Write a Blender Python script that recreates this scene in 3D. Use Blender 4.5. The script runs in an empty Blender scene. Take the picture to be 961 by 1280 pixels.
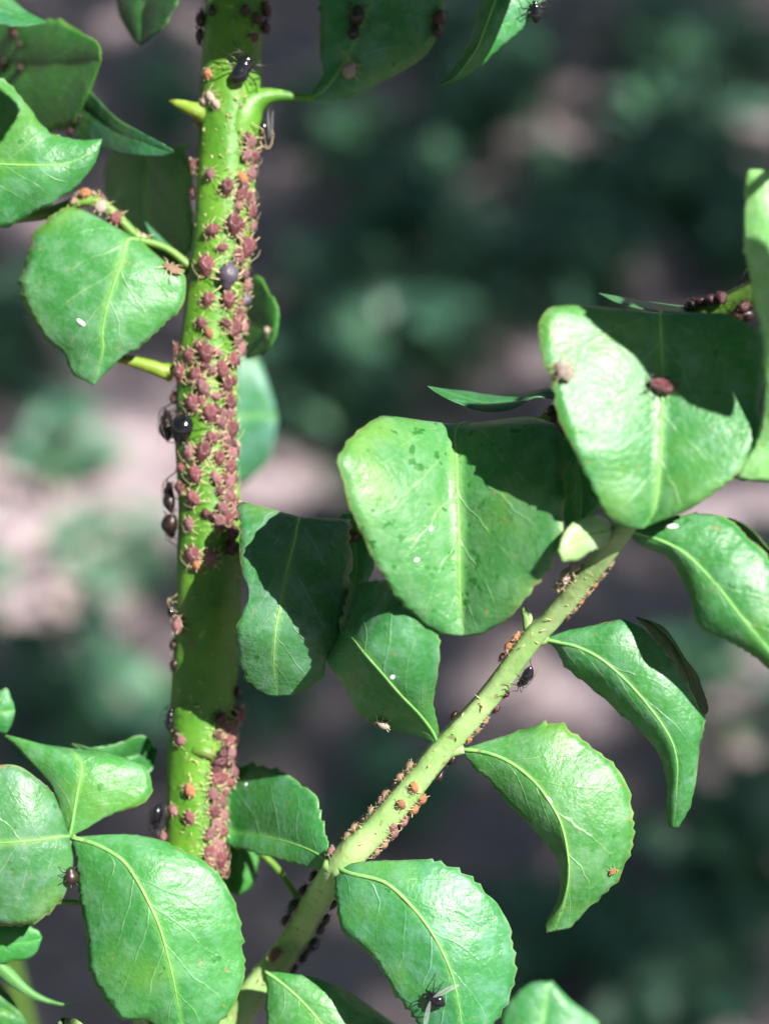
import bpy, bmesh, math, random
from mathutils import Vector, Matrix, noise
from mathutils.bvhtree import BVHTree

random.seed(11)
S = bpy.context.scene
COL = S.collection

# ------------------------------------------------------------------ camera
PITCH = math.radians(35)
RIGHT = Vector((1, 0, 0))
UP = Vector((0, math.sin(PITCH), math.cos(PITCH)))
FWD = Vector((0, math.cos(PITCH), -math.sin(PITCH)))
FOCUS = Vector((0, 0, 0.95))
DIST = 0.26                      # metres from lens to the stem
FRAME_W = 0.105                  # width of the picture at the stem, metres
PXM = FRAME_W / 961              # one unit of the drawing grid, metres
FPX = DIST / PXM
CAM = FOCUS - FWD * DIST
cd = bpy.data.cameras.new('camera')
co = bpy.data.objects.new('camera', cd)
COL.objects.link(co)
co.matrix_world = Matrix(((RIGHT.x, UP.x, -FWD.x, CAM.x), (RIGHT.y, UP.y, -FWD.y, CAM.y),
                          (RIGHT.z, UP.z, -FWD.z, CAM.z), (0, 0, 0, 1)))
cd.sensor_fit = 'HORIZONTAL'
cd.lens = 50
cd.sensor_width = 50 * FRAME_W / DIST
cd.clip_start = 0.005
cd.clip_end = 400
cd.dof.use_dof = True
cd.dof.focus_distance = DIST - 0.0185
cd.dof.aperture_fstop = 50 / 6.2
S.camera = co

# ------------------------------------------------------------------ light
sx, sy, sz = 0.50, 0.46, 0.733
SUN = (RIGHT * sx + UP * sy - FWD * sz).normalized()
W = bpy.data.worlds.new('World')
S.world = W
W.use_nodes = True
nt = W.node_tree
sky = nt.nodes.new('ShaderNodeTexSky')
sky.sky_type = 'NISHITA'
sky.sun_disc = False
sky.sun_elevation = math.asin(SUN.z)
sky.sun_rotation = math.atan2(SUN.x, SUN.y)
bg = nt.nodes['Background']
bg.inputs['Strength'].default_value = 0.05
nt.links.new(sky.outputs[0], bg.inputs['Color'])
sl = bpy.data.lights.new('sun', 'SUN')
sl.energy = 4.8
sl.angle = math.radians(0.5)
sl.color = (1.0, 0.965, 0.92)
so = bpy.data.objects.new('sun', sl)
COL.objects.link(so)
so.location = SUN * 5
so.rotation_euler = SUN.to_track_quat('Z', 'Y').to_euler()
S.view_settings.view_transform = 'Standard'
S.view_settings.look = 'None'
S.view_settings.gamma = 1
S.view_settings.exposure = 1.5
S.cycles.max_bounces = 6
S.cycles.transparent_max_bounces = 8
S.cycles.use_denoising = True


# ------------------------------------------------------------------ helpers
def P(x, y, z=0.0):
    """grid position (x right, y down, z towards the viewer, all in grid units) -> metres"""
    d = (FPX - z) * PXM
    k = d / FPX
    return CAM + FWD * d + RIGHT * ((x - 480.5) * k) + UP * ((640 - y) * k)


def G(x, y, h=0.0):
    """point of the ground (height h) along a line of sight"""
    r = FWD * FPX + RIGHT * (x - 480.5) + UP * (640 - y)
    t = (h - CAM.z) / r.z
    return CAM + r * t


ORIG = {}


def link(o, parent=None, origin=None):
    COL.objects.link(o)
    w = Vector(origin) if origin is not None else Vector((0, 0, 0))
    if parent is not None:
        o.parent = parent
        o.location = w - ORIG[parent.name]
    else:
        o.location = w
    ORIG[o.name] = w
    return o


def mesh_obj(name, verts, faces, mat, parent=None, origin=None, smooth=True, uvs=None, midx=None):
    me = bpy.data.meshes.new(name)
    og = Vector(origin) if origin is not None else (ORIG[parent.name] if parent is not None else Vector((0, 0, 0)))
    me.from_pydata([tuple(Vector(v) - og) for v in verts], [], faces)
    for m in (mat if isinstance(mat, (list, tuple)) else [mat]):
        me.materials.append(m)
    if smooth:
        me.polygons.foreach_set('use_smooth', [True] * len(me.polygons))
    if midx:
        me.polygons.foreach_set('material_index', midx)
    if uvs:
        ul = me.uv_layers.new(name='UVMap')
        for p in me.polygons:
            for li in p.loop_indices:
                ul.data[li].uv = uvs[me.loops[li].vertex_index]
    me.update()
    return link(bpy.data.objects.new(name, me), parent, og)


def thing(name, label, cat, loc, group=None):
    o = bpy.data.objects.new(name, None)
    o.empty_display_size = 0.01
    link(o, None, loc)
    o['label'] = label
    o['category'] = cat
    if group:
        o['group'] = group
    return o


def cr(p0, p1, p2, p3, t):
    return 0.5 * ((2 * p1) + (p2 - p0) * t + (2 * p0 - 5 * p1 + 4 * p2 - p3) * t * t + (3 * p1 - p0 - 3 * p2 + p3) * t ** 3)


def spline(pts, n):
    """n+1 samples through the list of Vectors"""
    out = []
    m = len(pts) - 1
    for i in range(n + 1):
        f = i / n * m
        k = min(int(f), m - 1)
        t = f - k
        p1, p2 = pts[k], pts[k + 1]
        p0 = pts[k - 1] if k > 0 else p1 * 2 - p2
        p3 = pts[k + 2] if k + 2 <= m else p2 * 2 - p1
        out.append(cr(p0, p1, p2, p3, t))
    return out


def tube_geo(pts, sides=10, per=6, ribs=0, ribamp=0.0, rough=0.0, seed=0.0, cap=True):
    """pts: [(Vector, radius)] in metres -> verts, faces, uvs"""
    n = (len(pts) - 1) * per
    q = spline([Vector((p.x, p.y, p.z, r)) for p, r in pts], n)
    V, F, U = [], [], []
    last = None
    for i, v in enumerate(q):
        c = Vector(v[:3])
        r = max(v[3], 1e-6)
        a = Vector(q[max(i - 1, 0)][:3])
        b = Vector(q[min(i + 1, n)][:3])
        t = (b - a).normalized()
        if last is None:
            last = (-FWD) - t * (-FWD).dot(t)
            if last.length < 1e-3:
                last = UP - t * UP.dot(t)
        nrm = (last - t * last.dot(t)).normalized()
        last = nrm
        bi = t.cross(nrm)
        for j in range(sides):
            an = 2 * math.pi * j / sides
            rr = r * (1 + ribamp * math.cos(ribs * an + seed))
            if rough:
                rr *= 1 + rough * noise.noise(Vector((math.cos(an) * 1.3 + seed, math.sin(an) * 1.3, i * 0.21)))
            V.append(c + nrm * (math.cos(an) * rr) + bi * (math.sin(an) * rr))
            U.append((j / sides, i / n))
    for i in range(n):
        for j in range(sides):
            k = (j + 1) % sides
            F.append((i * sides + j, i * sides + k, (i + 1) * sides + k, (i + 1) * sides + j))
    if cap:
        F.append(tuple(range(sides - 1, -1, -1)))
        F.append(tuple(n * sides + j for j in range(sides)))
    return V, F, U


# ------------------------------------------------------------------ materials
def mat(name):
    m = bpy.data.materials.new(name)
    m.use_nodes = True
    t = m.node_tree
    b = t.nodes['Principled BSDF']
    return m, t, b


def N(t, typ, **kw):
    n = t.nodes.new(typ)
    for k, v in kw.items():
        if k in ('operation', 'blend_type', 'data_type', 'noise_dimensions', 'feature', 'distance', 'bands_direction', 'wave_type', 'clamp', 'use_clamp'):
            setattr(n, k, v)
        else:
            n.inputs[k].default_value = v
    return n


def math_(t, op, a, b=None, c=None, clamp=False):
    n = t.nodes.new('ShaderNodeMath')
    n.operation = op
    n.use_clamp = clamp
    for i, v in enumerate((a, b, c)):
        if v is None:
            continue
        if isinstance(v, (int, float)):
            n.inputs[i].default_value = v
        else:
            t.links.new(v, n.inputs[i])
    return n.outputs[0]


def mix(t, f, a, b, blend='MIX'):
    n = t.nodes.new('ShaderNodeMixRGB')
    n.blend_type = blend
    for i, v in enumerate((f, a, b)):
        if isinstance(v, (int, float)):
            n.inputs[i].default_value = v
        elif isinstance(v, tuple):
            n.inputs[i].default_value = (*v, 1)
        else:
            t.links.new(v, n.inputs[i])
    return n.outputs[0]


def ramp(t, f, a, b):
    n = t.nodes.new('ShaderNodeMapRange')
    n.interpolation_type = 'SMOOTHSTEP'
    t.links.new(f, n.inputs[0])
    n.inputs[1].default_value = a
    n.inputs[2].default_value = b
    return n.outputs[0]


def leaf_material(name, base, young, film, spots=0.0, rough=0.42, trans=0.27):
    """waxy leaf: veins from the leaf's own coordinates, bloom, flecks, thin so that some light comes through"""
    m, t, b = mat(name)
    L = t.links
    uv = t.nodes.new('ShaderNodeUVMap')
    sep = t.nodes.new('ShaderNodeSeparateXYZ')
    L.new(uv.outputs[0], sep.inputs[0])
    obj = t.nodes.new('ShaderNodeObjectInfo')
    geo = t.nodes.new('ShaderNodeTexCoord')
    vadd = t.nodes.new('ShaderNodeVectorMath')
    vadd.operation = 'ADD'
    L.new(geo.outputs['Object'], vadd.inputs[0])
    L.new(obj.outputs['Random'], vadd.inputs[1])

    def nz(scale, det=4, rough_=0.55):
        n = N(t, 'ShaderNodeTexNoise', Scale=scale, Detail=det, Roughness=rough_)
        L.new(vadd.outputs[0], n.inputs['Vector'])
        return n.outputs['Fac']
    n1, n2, n3, n4 = nz(95), nz(330), nz(1400, 3), nz(520, 2)
    u = math_(t, 'ABSOLUTE', math_(t, 'MULTIPLY_ADD', sep.outputs[0], 2, -1))
    w = math_(t, 'MULTIPLY', sep.outputs[1], 6.5)
    w = math_(t, 'SUBTRACT', w, math_(t, 'MULTIPLY', math_(t, 'POWER', u, 0.8), 2.0))
    w = math_(t, 'ADD', w, math_(t, 'MULTIPLY', n1, 1.1))
    side = math_(t, 'MULTIPLY', sep.outputs[0], 0.9)
    w = math_(t, 'ADD', w, math_(t, 'ROUND', side))
    f = math_(t, 'ABSOLUTE', math_(t, 'SUBTRACT', math_(t, 'FRACT', w), 0.5))
    vein = ramp(t, f, 0.055, 0.0)
    vein = math_(t, 'MULTIPLY', vein, ramp(t, u, 1.0, 0.25))
    vein = math_(t, 'MULTIPLY', vein, ramp(t, n2, 0.3, 0.6))
    vor = N(t, 'ShaderNodeTexVoronoi', Scale=620.0, feature='DISTANCE_TO_EDGE')
    L.new(vadd.outputs[0], vor.inputs['Vector'])
    net = ramp(t, vor.outputs['Distance'], 0.10, 0.0)
    midv = ramp(t, u, 0.10, 0.0)
    col = mix(t, ramp(t, n1, 0.3, 0.7), base, young)
    col = mix(t, math_(t, 'MULTIPLY', ramp(t, n2, 0.42, 0.68), 0.38), col, film)
    col = mix(t, math_(t, 'MULTIPLY', ramp(t, n3, 0.48, 0.72), 0.25), col, film)
    col = mix(t, math_(t, 'MULTIPLY', ramp(t, nz(60, 3), 0.52, 0.70), 0.45), col, (0.15, 0.31, 0.04))
    fleck = math_(t, 'MULTIPLY', ramp(t, nz(900, 2), 0.70, 0.74), 0.75)
    col = mix(t, fleck, col, (0.24, 0.20, 0.08))
    col = mix(t, math_(t, 'MULTIPLY', net, 0.05), col, (0.11, 0.34, 0.10))
    col = mix(t, math_(t, 'MULTIPLY', vein, 0.36), col, (0.26, 0.50, 0.22))
    col = mix(t, math_(t, 'MULTIPLY', midv, 0.45), col, (0.20, 0.46, 0.10))
    dark = (base[0] * 0.45, base[1] * 0.72, base[2] * 0.30)
    if spots:
        wet = math_(t, 'MULTIPLY', ramp(t, n4, 0.615, 0.64), spots)
        wet = math_(t, 'MULTIPLY', wet, ramp(t, n1, 0.40, 0.55))
        col = mix(t, wet, col, dark)
    wet2 = math_(t, 'MULTIPLY', ramp(t, n4, 0.70, 0.73), 0.7)
    col = mix(t, wet2, col, dark)
    rim = ramp(t, math_(t, 'ADD', u, math_(t, 'MULTIPLY', n2, 0.06)), 0.985, 1.03)
    col = mix(t, math_(t, 'MULTIPLY', rim, 0.4), col, (0.34, 0.46, 0.15))
    # dry brown nibbles along the margin
    nib = math_(t, 'MULTIPLY', ramp(t, u, 0.93, 0.99), ramp(t, nz(240, 2), 0.64, 0.72))
    col = mix(t, math_(t, 'MULTIPLY', nib, 0.8), col, (0.30, 0.20, 0.10))
    tint = mix(t, 1.0, col, obj.outputs['Color'], 'MULTIPLY')
    L.new(tint, b.inputs['Base Color'])
    rg = math_(t, 'ADD', math_(t, 'MULTIPLY', n2, 0.26), rough - 0.13)
    L.new(rg, b.inputs['Roughness'])
    b.inputs['Specular IOR Level'].default_value = 0.52
    hgt = math_(t, 'ADD', math_(t, 'MULTIPLY', vein, 0.45), math_(t, 'MULTIPLY', n3, 0.8))
    hgt = math_(t, 'ADD', hgt, math_(t, 'MULTIPLY', n2, 0.7))
    hgt = math_(t, 'ADD', hgt, math_(t, 'MULTIPLY', net, 0.05))
    bp = N(t, 'ShaderNodeBump', Strength=0.75, Distance=0.0002)
    L.new(hgt, bp.inputs['Height'])
    L.new(bp.outputs[0], b.inputs['Normal'])
    tr = t.nodes.new('ShaderNodeBsdfTranslucent')
    tcol = mix(t, 1.0, tint, (0.75, 1.0, 0.10), 'MULTIPLY')
    L.new(tcol, tr.inputs[0])
    mx = t.nodes.new('ShaderNodeMixShader')
    mx.inputs[0].default_value = trans
    L.new(b.outputs[0], mx.inputs[1])
    L.new(tr.outputs[0], mx.inputs[2])
    L.new(mx.outputs[0], t.nodes['Material Output'].inputs[0])
    return m


LEAF = leaf_material('leaf_green', (0.034, 0.195, 0.046), (0.054, 0.24, 0.056), (0.17, 0.36, 0.25), rough=.42)
LEAF_WET = leaf_material('leaf_green_wet_spots', (0.040, 0.20, 0.058), (0.060, 0.245, 0.068), (0.16, 0.34, 0.21), spots=0.95, rough=.42)
LEAF_PALE = leaf_material('leaf_pale_young', (0.13, 0.33, 0.11), (0.17, 0.38, 0.13), (0.30, 0.46, 0.30))
LEAF_WEED = leaf_material('weed_leaf', (0.035, 0.115, 0.078), (0.045, 0.145, 0.095), (0.08, 0.165, 0.13), trans=0.12)


def stem_material(name, a, b_, flush, rough=0.5):
    m, t, b = mat(name)
    L = t.links
    tc = t.nodes.new('ShaderNodeTexCoord')
    n1 = N(t, 'ShaderNodeTexNoise', Scale=160.0, Detail=4.0)
    n2 = N(t, 'ShaderNodeTexNoise', Scale=900.0, Detail=3.0)
    n3 = N(t, 'ShaderNodeTexNoise', Scale=420.0, Detail=2.0)
    for n in (n1, n2, n3):
        L.new(tc.outputs['Object'], n.inputs['Vector'])
    col = mix(t, ramp(t, n1.outputs['Fac'], 0.3, 0.7), a, b_)
    col = mix(t, math_(t, 'MULTIPLY', ramp(t, n3.outputs['Fac'], 0.58, 0.72), 0.55), col, flush)
    col = mix(t, math_(t, 'MULTIPLY', ramp(t, n2.outputs['Fac'], 0.62, 0.72), 0.28), col, (0.42, 0.52, 0.16))
    n4 = N(t, 'ShaderNodeTexNoise', Scale=620.0, Detail=3.0)
    L.new(tc.outputs['Object'], n4.inputs['Vector'])
    col = mix(t, math_(t, 'MULTIPLY', ramp(t, n4.outputs['Fac'], 0.64, 0.70), 0.6), col, (0.13, 0.09, 0.03))
    L.new(col, b.inputs['Base Color'])
    b.inputs['Roughness'].default_value = rough
    b.inputs['Subsurface Weight'].default_value = 0.25
    b.inputs['Subsurface Radius'].default_value = (0.6, 1.0, 0.2)
    b.inputs['Subsurface Scale'].default_value = 0.0008
    h = math_(t, 'ADD', n2.outputs['Fac'], n3.outputs['Fac'])
    bp = N(t, 'ShaderNodeBump', Strength=0.5, Distance=0.00022)
    L.new(h, bp.inputs['Height'])
    L.new(bp.outputs[0], b.inputs['Normal'])
    return m


STEM = stem_material('stem_yellow_green', (0.055, 0.18, 0.010), (0.10, 0.245, 0.017), (0.028, 0.115, 0.009))
SHOOT = stem_material('shoot_pale_green', (0.19, 0.33, 0.10), (0.29, 0.41, 0.17), (0.17, 0.20, 0.06), 0.36)
TWIG = stem_material('twig_green', (0.08, 0.19, 0.02), (0.12, 0.24, 0.03), (0.14, 0.10, 0.04))
THORN = stem_material('spur_yellow', (0.15, 0.24, 0.018), (0.21, 0.28, 0.03), (0.26, 0.12, 0.03))
RIB = stem_material('midrib_pale', (0.12, 0.33, 0.075), (0.21, 0.41, 0.12), (0.08, 0.28, 0.055))


def plain(name, c, rough=0.4, var=0.25, sss=0.0, spec=0.5, bump=0.0):
    m, t, b = mat(name)
    L = t.links
    oi = t.nodes.new('ShaderNodeObjectInfo')
    tc = t.nodes.new('ShaderNodeTexCoord')
    n1 = N(t, 'ShaderNodeTexNoise', Scale=5.0, Detail=3.0)
    L.new(tc.outputs['Object'], n1.inputs['Vector'])
    lo = tuple(x * (1 - var) for x in c)
    hi = tuple(min(1, x * (1 + var)) for x in c)
    f = math_(t, 'ADD', math_(t, 'MULTIPLY', oi.outputs['Random'], 0.6), math_(t, 'MULTIPLY', ramp(t, n1.outputs['Fac'], .35, .65), 0.4))
    L.new(mix(t, f, lo, hi), b.inputs['Base Color'])
    b.inputs['Roughness'].default_value = rough
    b.inputs['Specular IOR Level'].default_value = spec
    if bump:
        bp = N(t, 'ShaderNodeBump', Strength=bump, Distance=0.05)
        n2 = N(t, 'ShaderNodeTexNoise', Scale=14.0, Detail=2.0)
        L.new(tc.outputs['Object'], n2.inputs['Vector'])
        L.new(n2.outputs['Fac'], bp.inputs['Height'])
        L.new(bp.outputs[0], b.inputs['Normal'])
    return m


BODY = {
    'brick-red': plain('aphid_brick_red', (0.145, 0.046, 0.050), 0.3, 0.5, bump=0.4),
    'dusky pink': plain('aphid_dusky_pink', (0.20, 0.088, 0.092), 0.4, 0.4, bump=0.4),
    'orange-tan': plain('aphid_orange_tan', (0.30, 0.125, 0.055), 0.45, 0.35, bump=0.4),
    'dark maroon': plain('aphid_dark_maroon', (0.065, 0.018, 0.022), 0.35, 0.4, bump=0.3),
    'slate grey': plain('aphid_slate_grey', (0.075, 0.062, 0.085), 0.35, 0.1, bump=0.2),
    'black': plain('aphid_black', (0.008, 0.008, 0.011), 0.16, 0.3, spec=0.6),
    'blackish-brown': plain('aphid_blackish_brown', (0.022, 0.010, 0.008), 0.4, 0.4),
    'straw-brown': plain('aphid_straw_brown', (0.20, 0.125, 0.075), 0.5, 0.35, bump=0.3),
    'whitish': plain('shed_skin_whitish', (0.50, 0.40, 0.33), 0.55, 0.3, bump=.6),
}
LEG_PALE = plain('leg_straw', (0.52, 0.42, 0.24), 0.4, 0.25)
LEG_DARK = plain('leg_black', (0.015, 0.012, 0.010), 0.35, 0.2)
FLECK = plain('fleck_white', (0.75, 0.76, 0.70), 0.5, 0.1)
HAIR = plain('hair_pale', (0.42, 0.40, 0.17), 0.45, 0.3)
SCAR = plain('dry_margin_brown', (0.34, 0.22, 0.14), 0.6, 0.25)
wm, wt, wb = mat('wing_clear')
wb.inputs['Base Color'].default_value = (0.55, 0.56, 0.55, 1)
wb.inputs['Roughness'].default_value = 0.2
wb.inputs['Alpha'].default_value = 0.28
WING = wm

# ground: purplish brown forest soil with pale litter
gm, t, b = mat('soil_brown')
tc = t.nodes.new('ShaderNodeTexCoord')
a1 = N(t, 'ShaderNodeTexNoise', Scale=4.5, Detail=5.0)
a2 = N(t, 'ShaderNodeTexNoise', Scale=38.0, Detail=5.0)
a3 = N(t, 'ShaderNodeTexNoise', Scale=170.0, Detail=3.0)
for n in (a1, a2, a3):
    t.links.new(tc.outputs['Object'], n.inputs['Vector'])
c = mix(t, ramp(t, a1.outputs['Fac'], 0.38, 0.62), (0.23, 0.19, 0.215), (0.36, 0.28, 0.29))
c = mix(t, math_(t, 'MULTIPLY', ramp(t, a2.outputs['Fac'], 0.45, 0.68), 0.6), c, (0.46, 0.36, 0.35))
c = mix(t, math_(t, 'MULTIPLY', ramp(t, a3.outputs['Fac'], 0.5, 0.7), 0.5), c, (0.16, 0.12, 0.12))
t.links.new(c, b.inputs['Base Color'])
b.inputs['Roughness'].default_value = 0.9
b.inputs['Specular IOR Level'].default_value = 0.2
bp = N(t, 'ShaderNodeBump', Strength=0.8, Distance=0.01)
t.links.new(math_(t, 'ADD', a2.outputs['Fac'], math_(t, 'MULTIPLY', a3.outputs['Fac'], 0.4)), bp.inputs['Height'])
t.links.new(bp.outputs[0], b.inputs['Normal'])
SOIL = gm
LITTER = plain('dry_litter', (0.33, 0.26, 0.25), 0.8, 0.4)
BARK = plain('bark_grey_brown', (0.13, 0.10, 0.08), 0.9, 0.3, bump=0.5)
CROWN = leaf_material('tree_leaf', (0.04, 0.10, 0.03), (0.05, 0.13, 0.035), (0.07, 0.14, 0.06), trans=0.12)

# ------------------------------------------------------------------ ground
gv, gf = [], []
xs = [-40, -12, -4] + [-2 + 0.08 * i for i in range(51)] + [4, 12, 40]
ys = [-40, -12, -4, -1] + [-0.5 + 0.08 * i for i in range(61)] + [6, 12, 40]
for y in ys:
    for x in xs:
        inside = abs(x) < 2 and -0.5 < y < 4.2
        h = 0.03 * noise.noise(Vector((x * 2.1, y * 2.1, 3.0))) + 0.012 * noise.noise(Vector((x * 9, y * 9, 1.0))) if inside else 0.0
        gv.append((x, y, h))
nx = len(xs)
for j in range(len(ys) - 1):
    for i in range(nx - 1):
        gf.append((j * nx + i, j * nx + i + 1, (j + 1) * nx + i + 1, (j + 1) * nx + i))
ground = mesh_obj('ground', gv, gf, SOIL)
ground['kind'] = 'structure'


# ------------------------------------------------------------------ leaves
BVH_V, BVH_F = [], []


def leaf(parent, rows, m=LEAF, tint=(1, 1, 1), nrow=60, ncol=9, dome=6.0, teeth=1.0, rib=3.4, att=None, seed=0, wrinkle=2.2, rib_v=0.9, label=None, lift=0.0):
    """rows: (left, mid, right) points base -> tip, each (x, y, z); the ends may be one point"""
    rnd = random.Random(seed * 7 + 3)
    R = []
    for r in rows:
        if not isinstance(r[0], (tuple, list)):
            r = (r, r, r)
        R.append([Vector(p if len(p) == 3 else (*p, 0)) for p in r])
    Ls, Ms, Rs = (spline([r[k] for r in R], nrow) for k in range(3))
    ph = rnd.random() * 9
    period = 19.0
    V, U = [], []
    n2 = ncol * 2
    accL = accR = 0.0
    for i in range(nrow + 1):
        v = i / nrow
        if i:
            accL += (Ls[i] - Ls[i - 1]).length
            accR += (Rs[i] - Rs[i - 1]).length
        for j in range(n2 + 1):
            s = (j - ncol) / ncol
            a = abs(s)
            E = Ls[i] if s < 0 else Rs[i]
            p = Ms[i].lerp(E, a)
            wdt = (E - Ms[i]).length
            amp = min(1, wdt / 60)
            if a > 0.7:
                acc = (accL if s < 0 else accR) + 40 * noise.noise(Vector((ph, (accL if s < 0 else accR) * 0.02, s)))
                saw = (acc / period) % 1.0
                saw = (saw ** 1.6) - 0.5
                big = noise.noise(Vector((ph + 5 * s, v * 7.0, 1.7)))
                if wdt > 1e-3:
                    p = p + (E - Ms[i]).normalized() * ((saw * 8.5 * (0.55 + 0.9 * noise.noise(Vector((acc * .013, ph, s)))) + big * 7.5) * teeth * amp * (a - 0.7) / 0.3)
            # two domed halves with a valley or ridge along the midrib, gentle puckering
            z = dome * math.sin(math.pi * a) * amp
            z += wrinkle * amp * noise.noise(Vector((p.x / 42, p.y / 42, ph))) + 0.5 * wrinkle * amp * noise.noise(Vector((p.x / 15, p.y / 15, ph)))
            z -= 1.6 * amp * math.exp(-(a / 0.07) ** 2)
            p = p + Vector((0, 0, z))
            V.append(P(*p) + SUN * lift)
            U.append((0.5 + 0.5 * s, v))
    F = []
    w_ = n2 + 1
    for i in range(nrow):
        for j in range(n2):
            F.append((i * w_ + j, (i + 1) * w_ + j, (i + 1) * w_ + j + 1, i * w_ + j + 1))
    # make the faces look at the viewer
    q = F[(nrow // 2) * n2 + n2 // 2]
    nn = (V[q[1]] - V[q[0]]).cross(V[q[3]] - V[q[0]])
    if nn.dot(CAM - V[q[0]]) < 0:
        F = [f[::-1] for f in F]
    base = V[ncol]
    o = mesh_obj('leaf', V, F, m, parent, base, uvs=U)
    o.color = (tint[0] * rnd.uniform(.85, 1.25), tint[1] * rnd.uniform(.94, 1.05), tint[2] * rnd.uniform(.82, 1.15), 1)
    if label:
        o['label'] = label
    sm = o.modifiers.new('thick', 'SOLIDIFY')
    sm.thickness = 0.00011
    sm.offset = -1
    k = len(BVH_V)
    BVH_V.extend(V)
    BVH_F.extend([tuple(x + k for x in f) for f in F])
    if rib:
        pts = []
        last = int(nrow * rib_v)
        for i in range(0, last + 1, 4):
            c = V[i * w_ + ncol]
            tocam = (CAM - c).normalized()
            pts.append((c - tocam * (0.25 * PXM), PXM * max(0.5, rib * 0.62 * (1 - 0.8 * i / last))))
        a, f, u = tube_geo(pts, 6, 2)
        mesh_obj('midrib', a, f, RIB, o, base)
    if att:
        e = P(*att[:3])
        d = V[2 * w_ + ncol]
        r = (att[3] if len(att) > 3 else 6) * PXM
        mid_ = (base + e) / 2 + UP * (0.1 * (base - e).length)
        a, f, u = tube_geo([(e, r), (mid_, r * 0.85), (base, r * 0.8), (d, r * 0.35)], 8, 5)
        mesh_obj('petiole', a, f, att[4] if len(att) > 4 else TWIG, o, base)
    return o


def tube_part(name, parent, pts, m, sides=12, per=8, **kw):
    a, f, u = tube_geo([(P(x, y, z), r * PXM) for x, y, z, r in pts], sides, per, **kw)
    return mesh_obj(name, a, f, m, parent, a[0])


# ================================================================== the thick upright plant
main_path = [(300, -330, -30, 27), (297, -160, -15, 33), (294, -40, -4, 36), (291, 40, 0, 37), (288, 110, 0, 37), (284, 180, 0, 36),
             (278, 300, 0, 37), (263, 420, 0, 37), (258, 500, 0, 37.5), (257, 560, 0, 38), (261, 640, 0, 39), (261, 700, 0, 40), (258, 800, 0, 40.5), (252, 900, 0, 39.5),
             (246, 1000, 0, 39), (240, 1090, 0, 38), (228, 1180, 0, 38), (212, 1280, 0, 38), (190, 1400, 0, 39), (150, 1640, -20, 41)]
MAINP = [(Vector((x, y, z)), r) for x, y, z, r in main_path]
plant = thing('plant', 'tall green plant with a thick upright stem crowded with red aphids', 'plant', P(150, 1640, -20))
pts = [(P(x, y, z), r * PXM) for x, y, z, r in main_path]
foot = P(150, 1640, -20)
down = [(foot + Vector((-0.012, 0.03, -0.10)), 0.0048), (foot + Vector((-0.02, 0.07, -0.22)), 0.0052),
        (Vector((foot.x - 0.02, foot.y + 0.09, 0.03)), 0.0058), (Vector((foot.x - 0.02, foot.y + 0.09, -0.04)), 0.006)]
a, f, u = tube_geo(pts + down, 28, 8, ribs=5, ribamp=0.018, rough=0.05, seed=1.0)
stem = mesh_obj('stem', a, f, STEM, plant, foot)
ROOT = down[-2][0]

# spur and node at the top
tube_part('spur', stem, [(290, 185, -4, 18), (282, 165, 2, 24), (268, 149, 8, 19), (250, 140, 14, 12), (232, 133, 18, 7.5), (219, 128, 20, 4.5), (212, 126, 20, 1.5)], THORN, 12, 6, rough=0.2)
tube_part('node_swelling', stem, [(288, 205, 0, 16), (294, 175, 6, 26), (302, 148, 10, 26), (314, 130, 12, 20), (330, 121, 14, 12), (348, 119, 14, 8), (372, 121, 13, 5.5), (392, 122, 12, 5)], THORN if False else STEM, 12, 6)
tube_part('leaf_stub', stem, [(214, 466, -4, 12), (202, 463, 2, 10), (185, 457, 6, 8.5), (165, 452, 8, 7), (146, 449, 8, 4.5)], THORN, 10, 6, rough=0.15)
tube_part('bud_scar', stem, [(236, 941, 30, 4), (247, 938, 35, 8), (258, 940, 37, 9), (268, 948, 34, 5)], TWIG, 8, 4)
tube_part('node_swelling', stem, [(222, 985, 2, 10), (236, 950, 12, 20), (256, 920, 16, 22), (280, 900, 6, 16), (292, 885, -6, 8)], STEM, 12, 5)

# side twig that leaves the stem and climbs towards the right, behind the three big leaves
twig_path = [(270, 700, 8, 15), (310, 688, 22, 12), (440, 662, 40, 11), (560, 596, 75, 12), (700, 520, 135, 13), (800, 452, 195, 14), (875, 398, 235, 15), (932, 372, 270, 15), (1010, 320, 330, 15), (1120, 240, 400, 14)]
TWIGP = [(Vector((x, y, z)), r) for x, y, z, r in twig_path]
twig = tube_part('twig', plant, twig_path, TWIG, 14, 8, rough=0.12)

# A: big leaf upper right with the aphid on it
leafA = leaf(plant, [(838, 412, 277),
    ((745, 383, 304), (825, 391, 294), (905, 391, 294)),
    ((686, 386, 338), (824, 404, 308), (951, 417, 308)),
    ((673, 424, 350), (826, 440, 320), (959, 450, 316)),
    ((687, 485, 366), (827, 497, 334), (952, 500, 332)),
    ((704, 532, 372), (825, 548, 342), (949, 540, 350)),
    ((722, 578, 372), (823, 596, 346), (920, 590, 362)),
    ((742, 622, 366), (819, 632, 346), (882, 623, 360)),
    ((759, 647, 356), (812, 650, 344), (850, 642, 350)),
    ((785, 661, 344), (802, 661, 342), (815, 655, 342))], nrow=72, dome=4, seed=1, rib=5.5, att=(875, 400, 236, 7))
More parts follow.
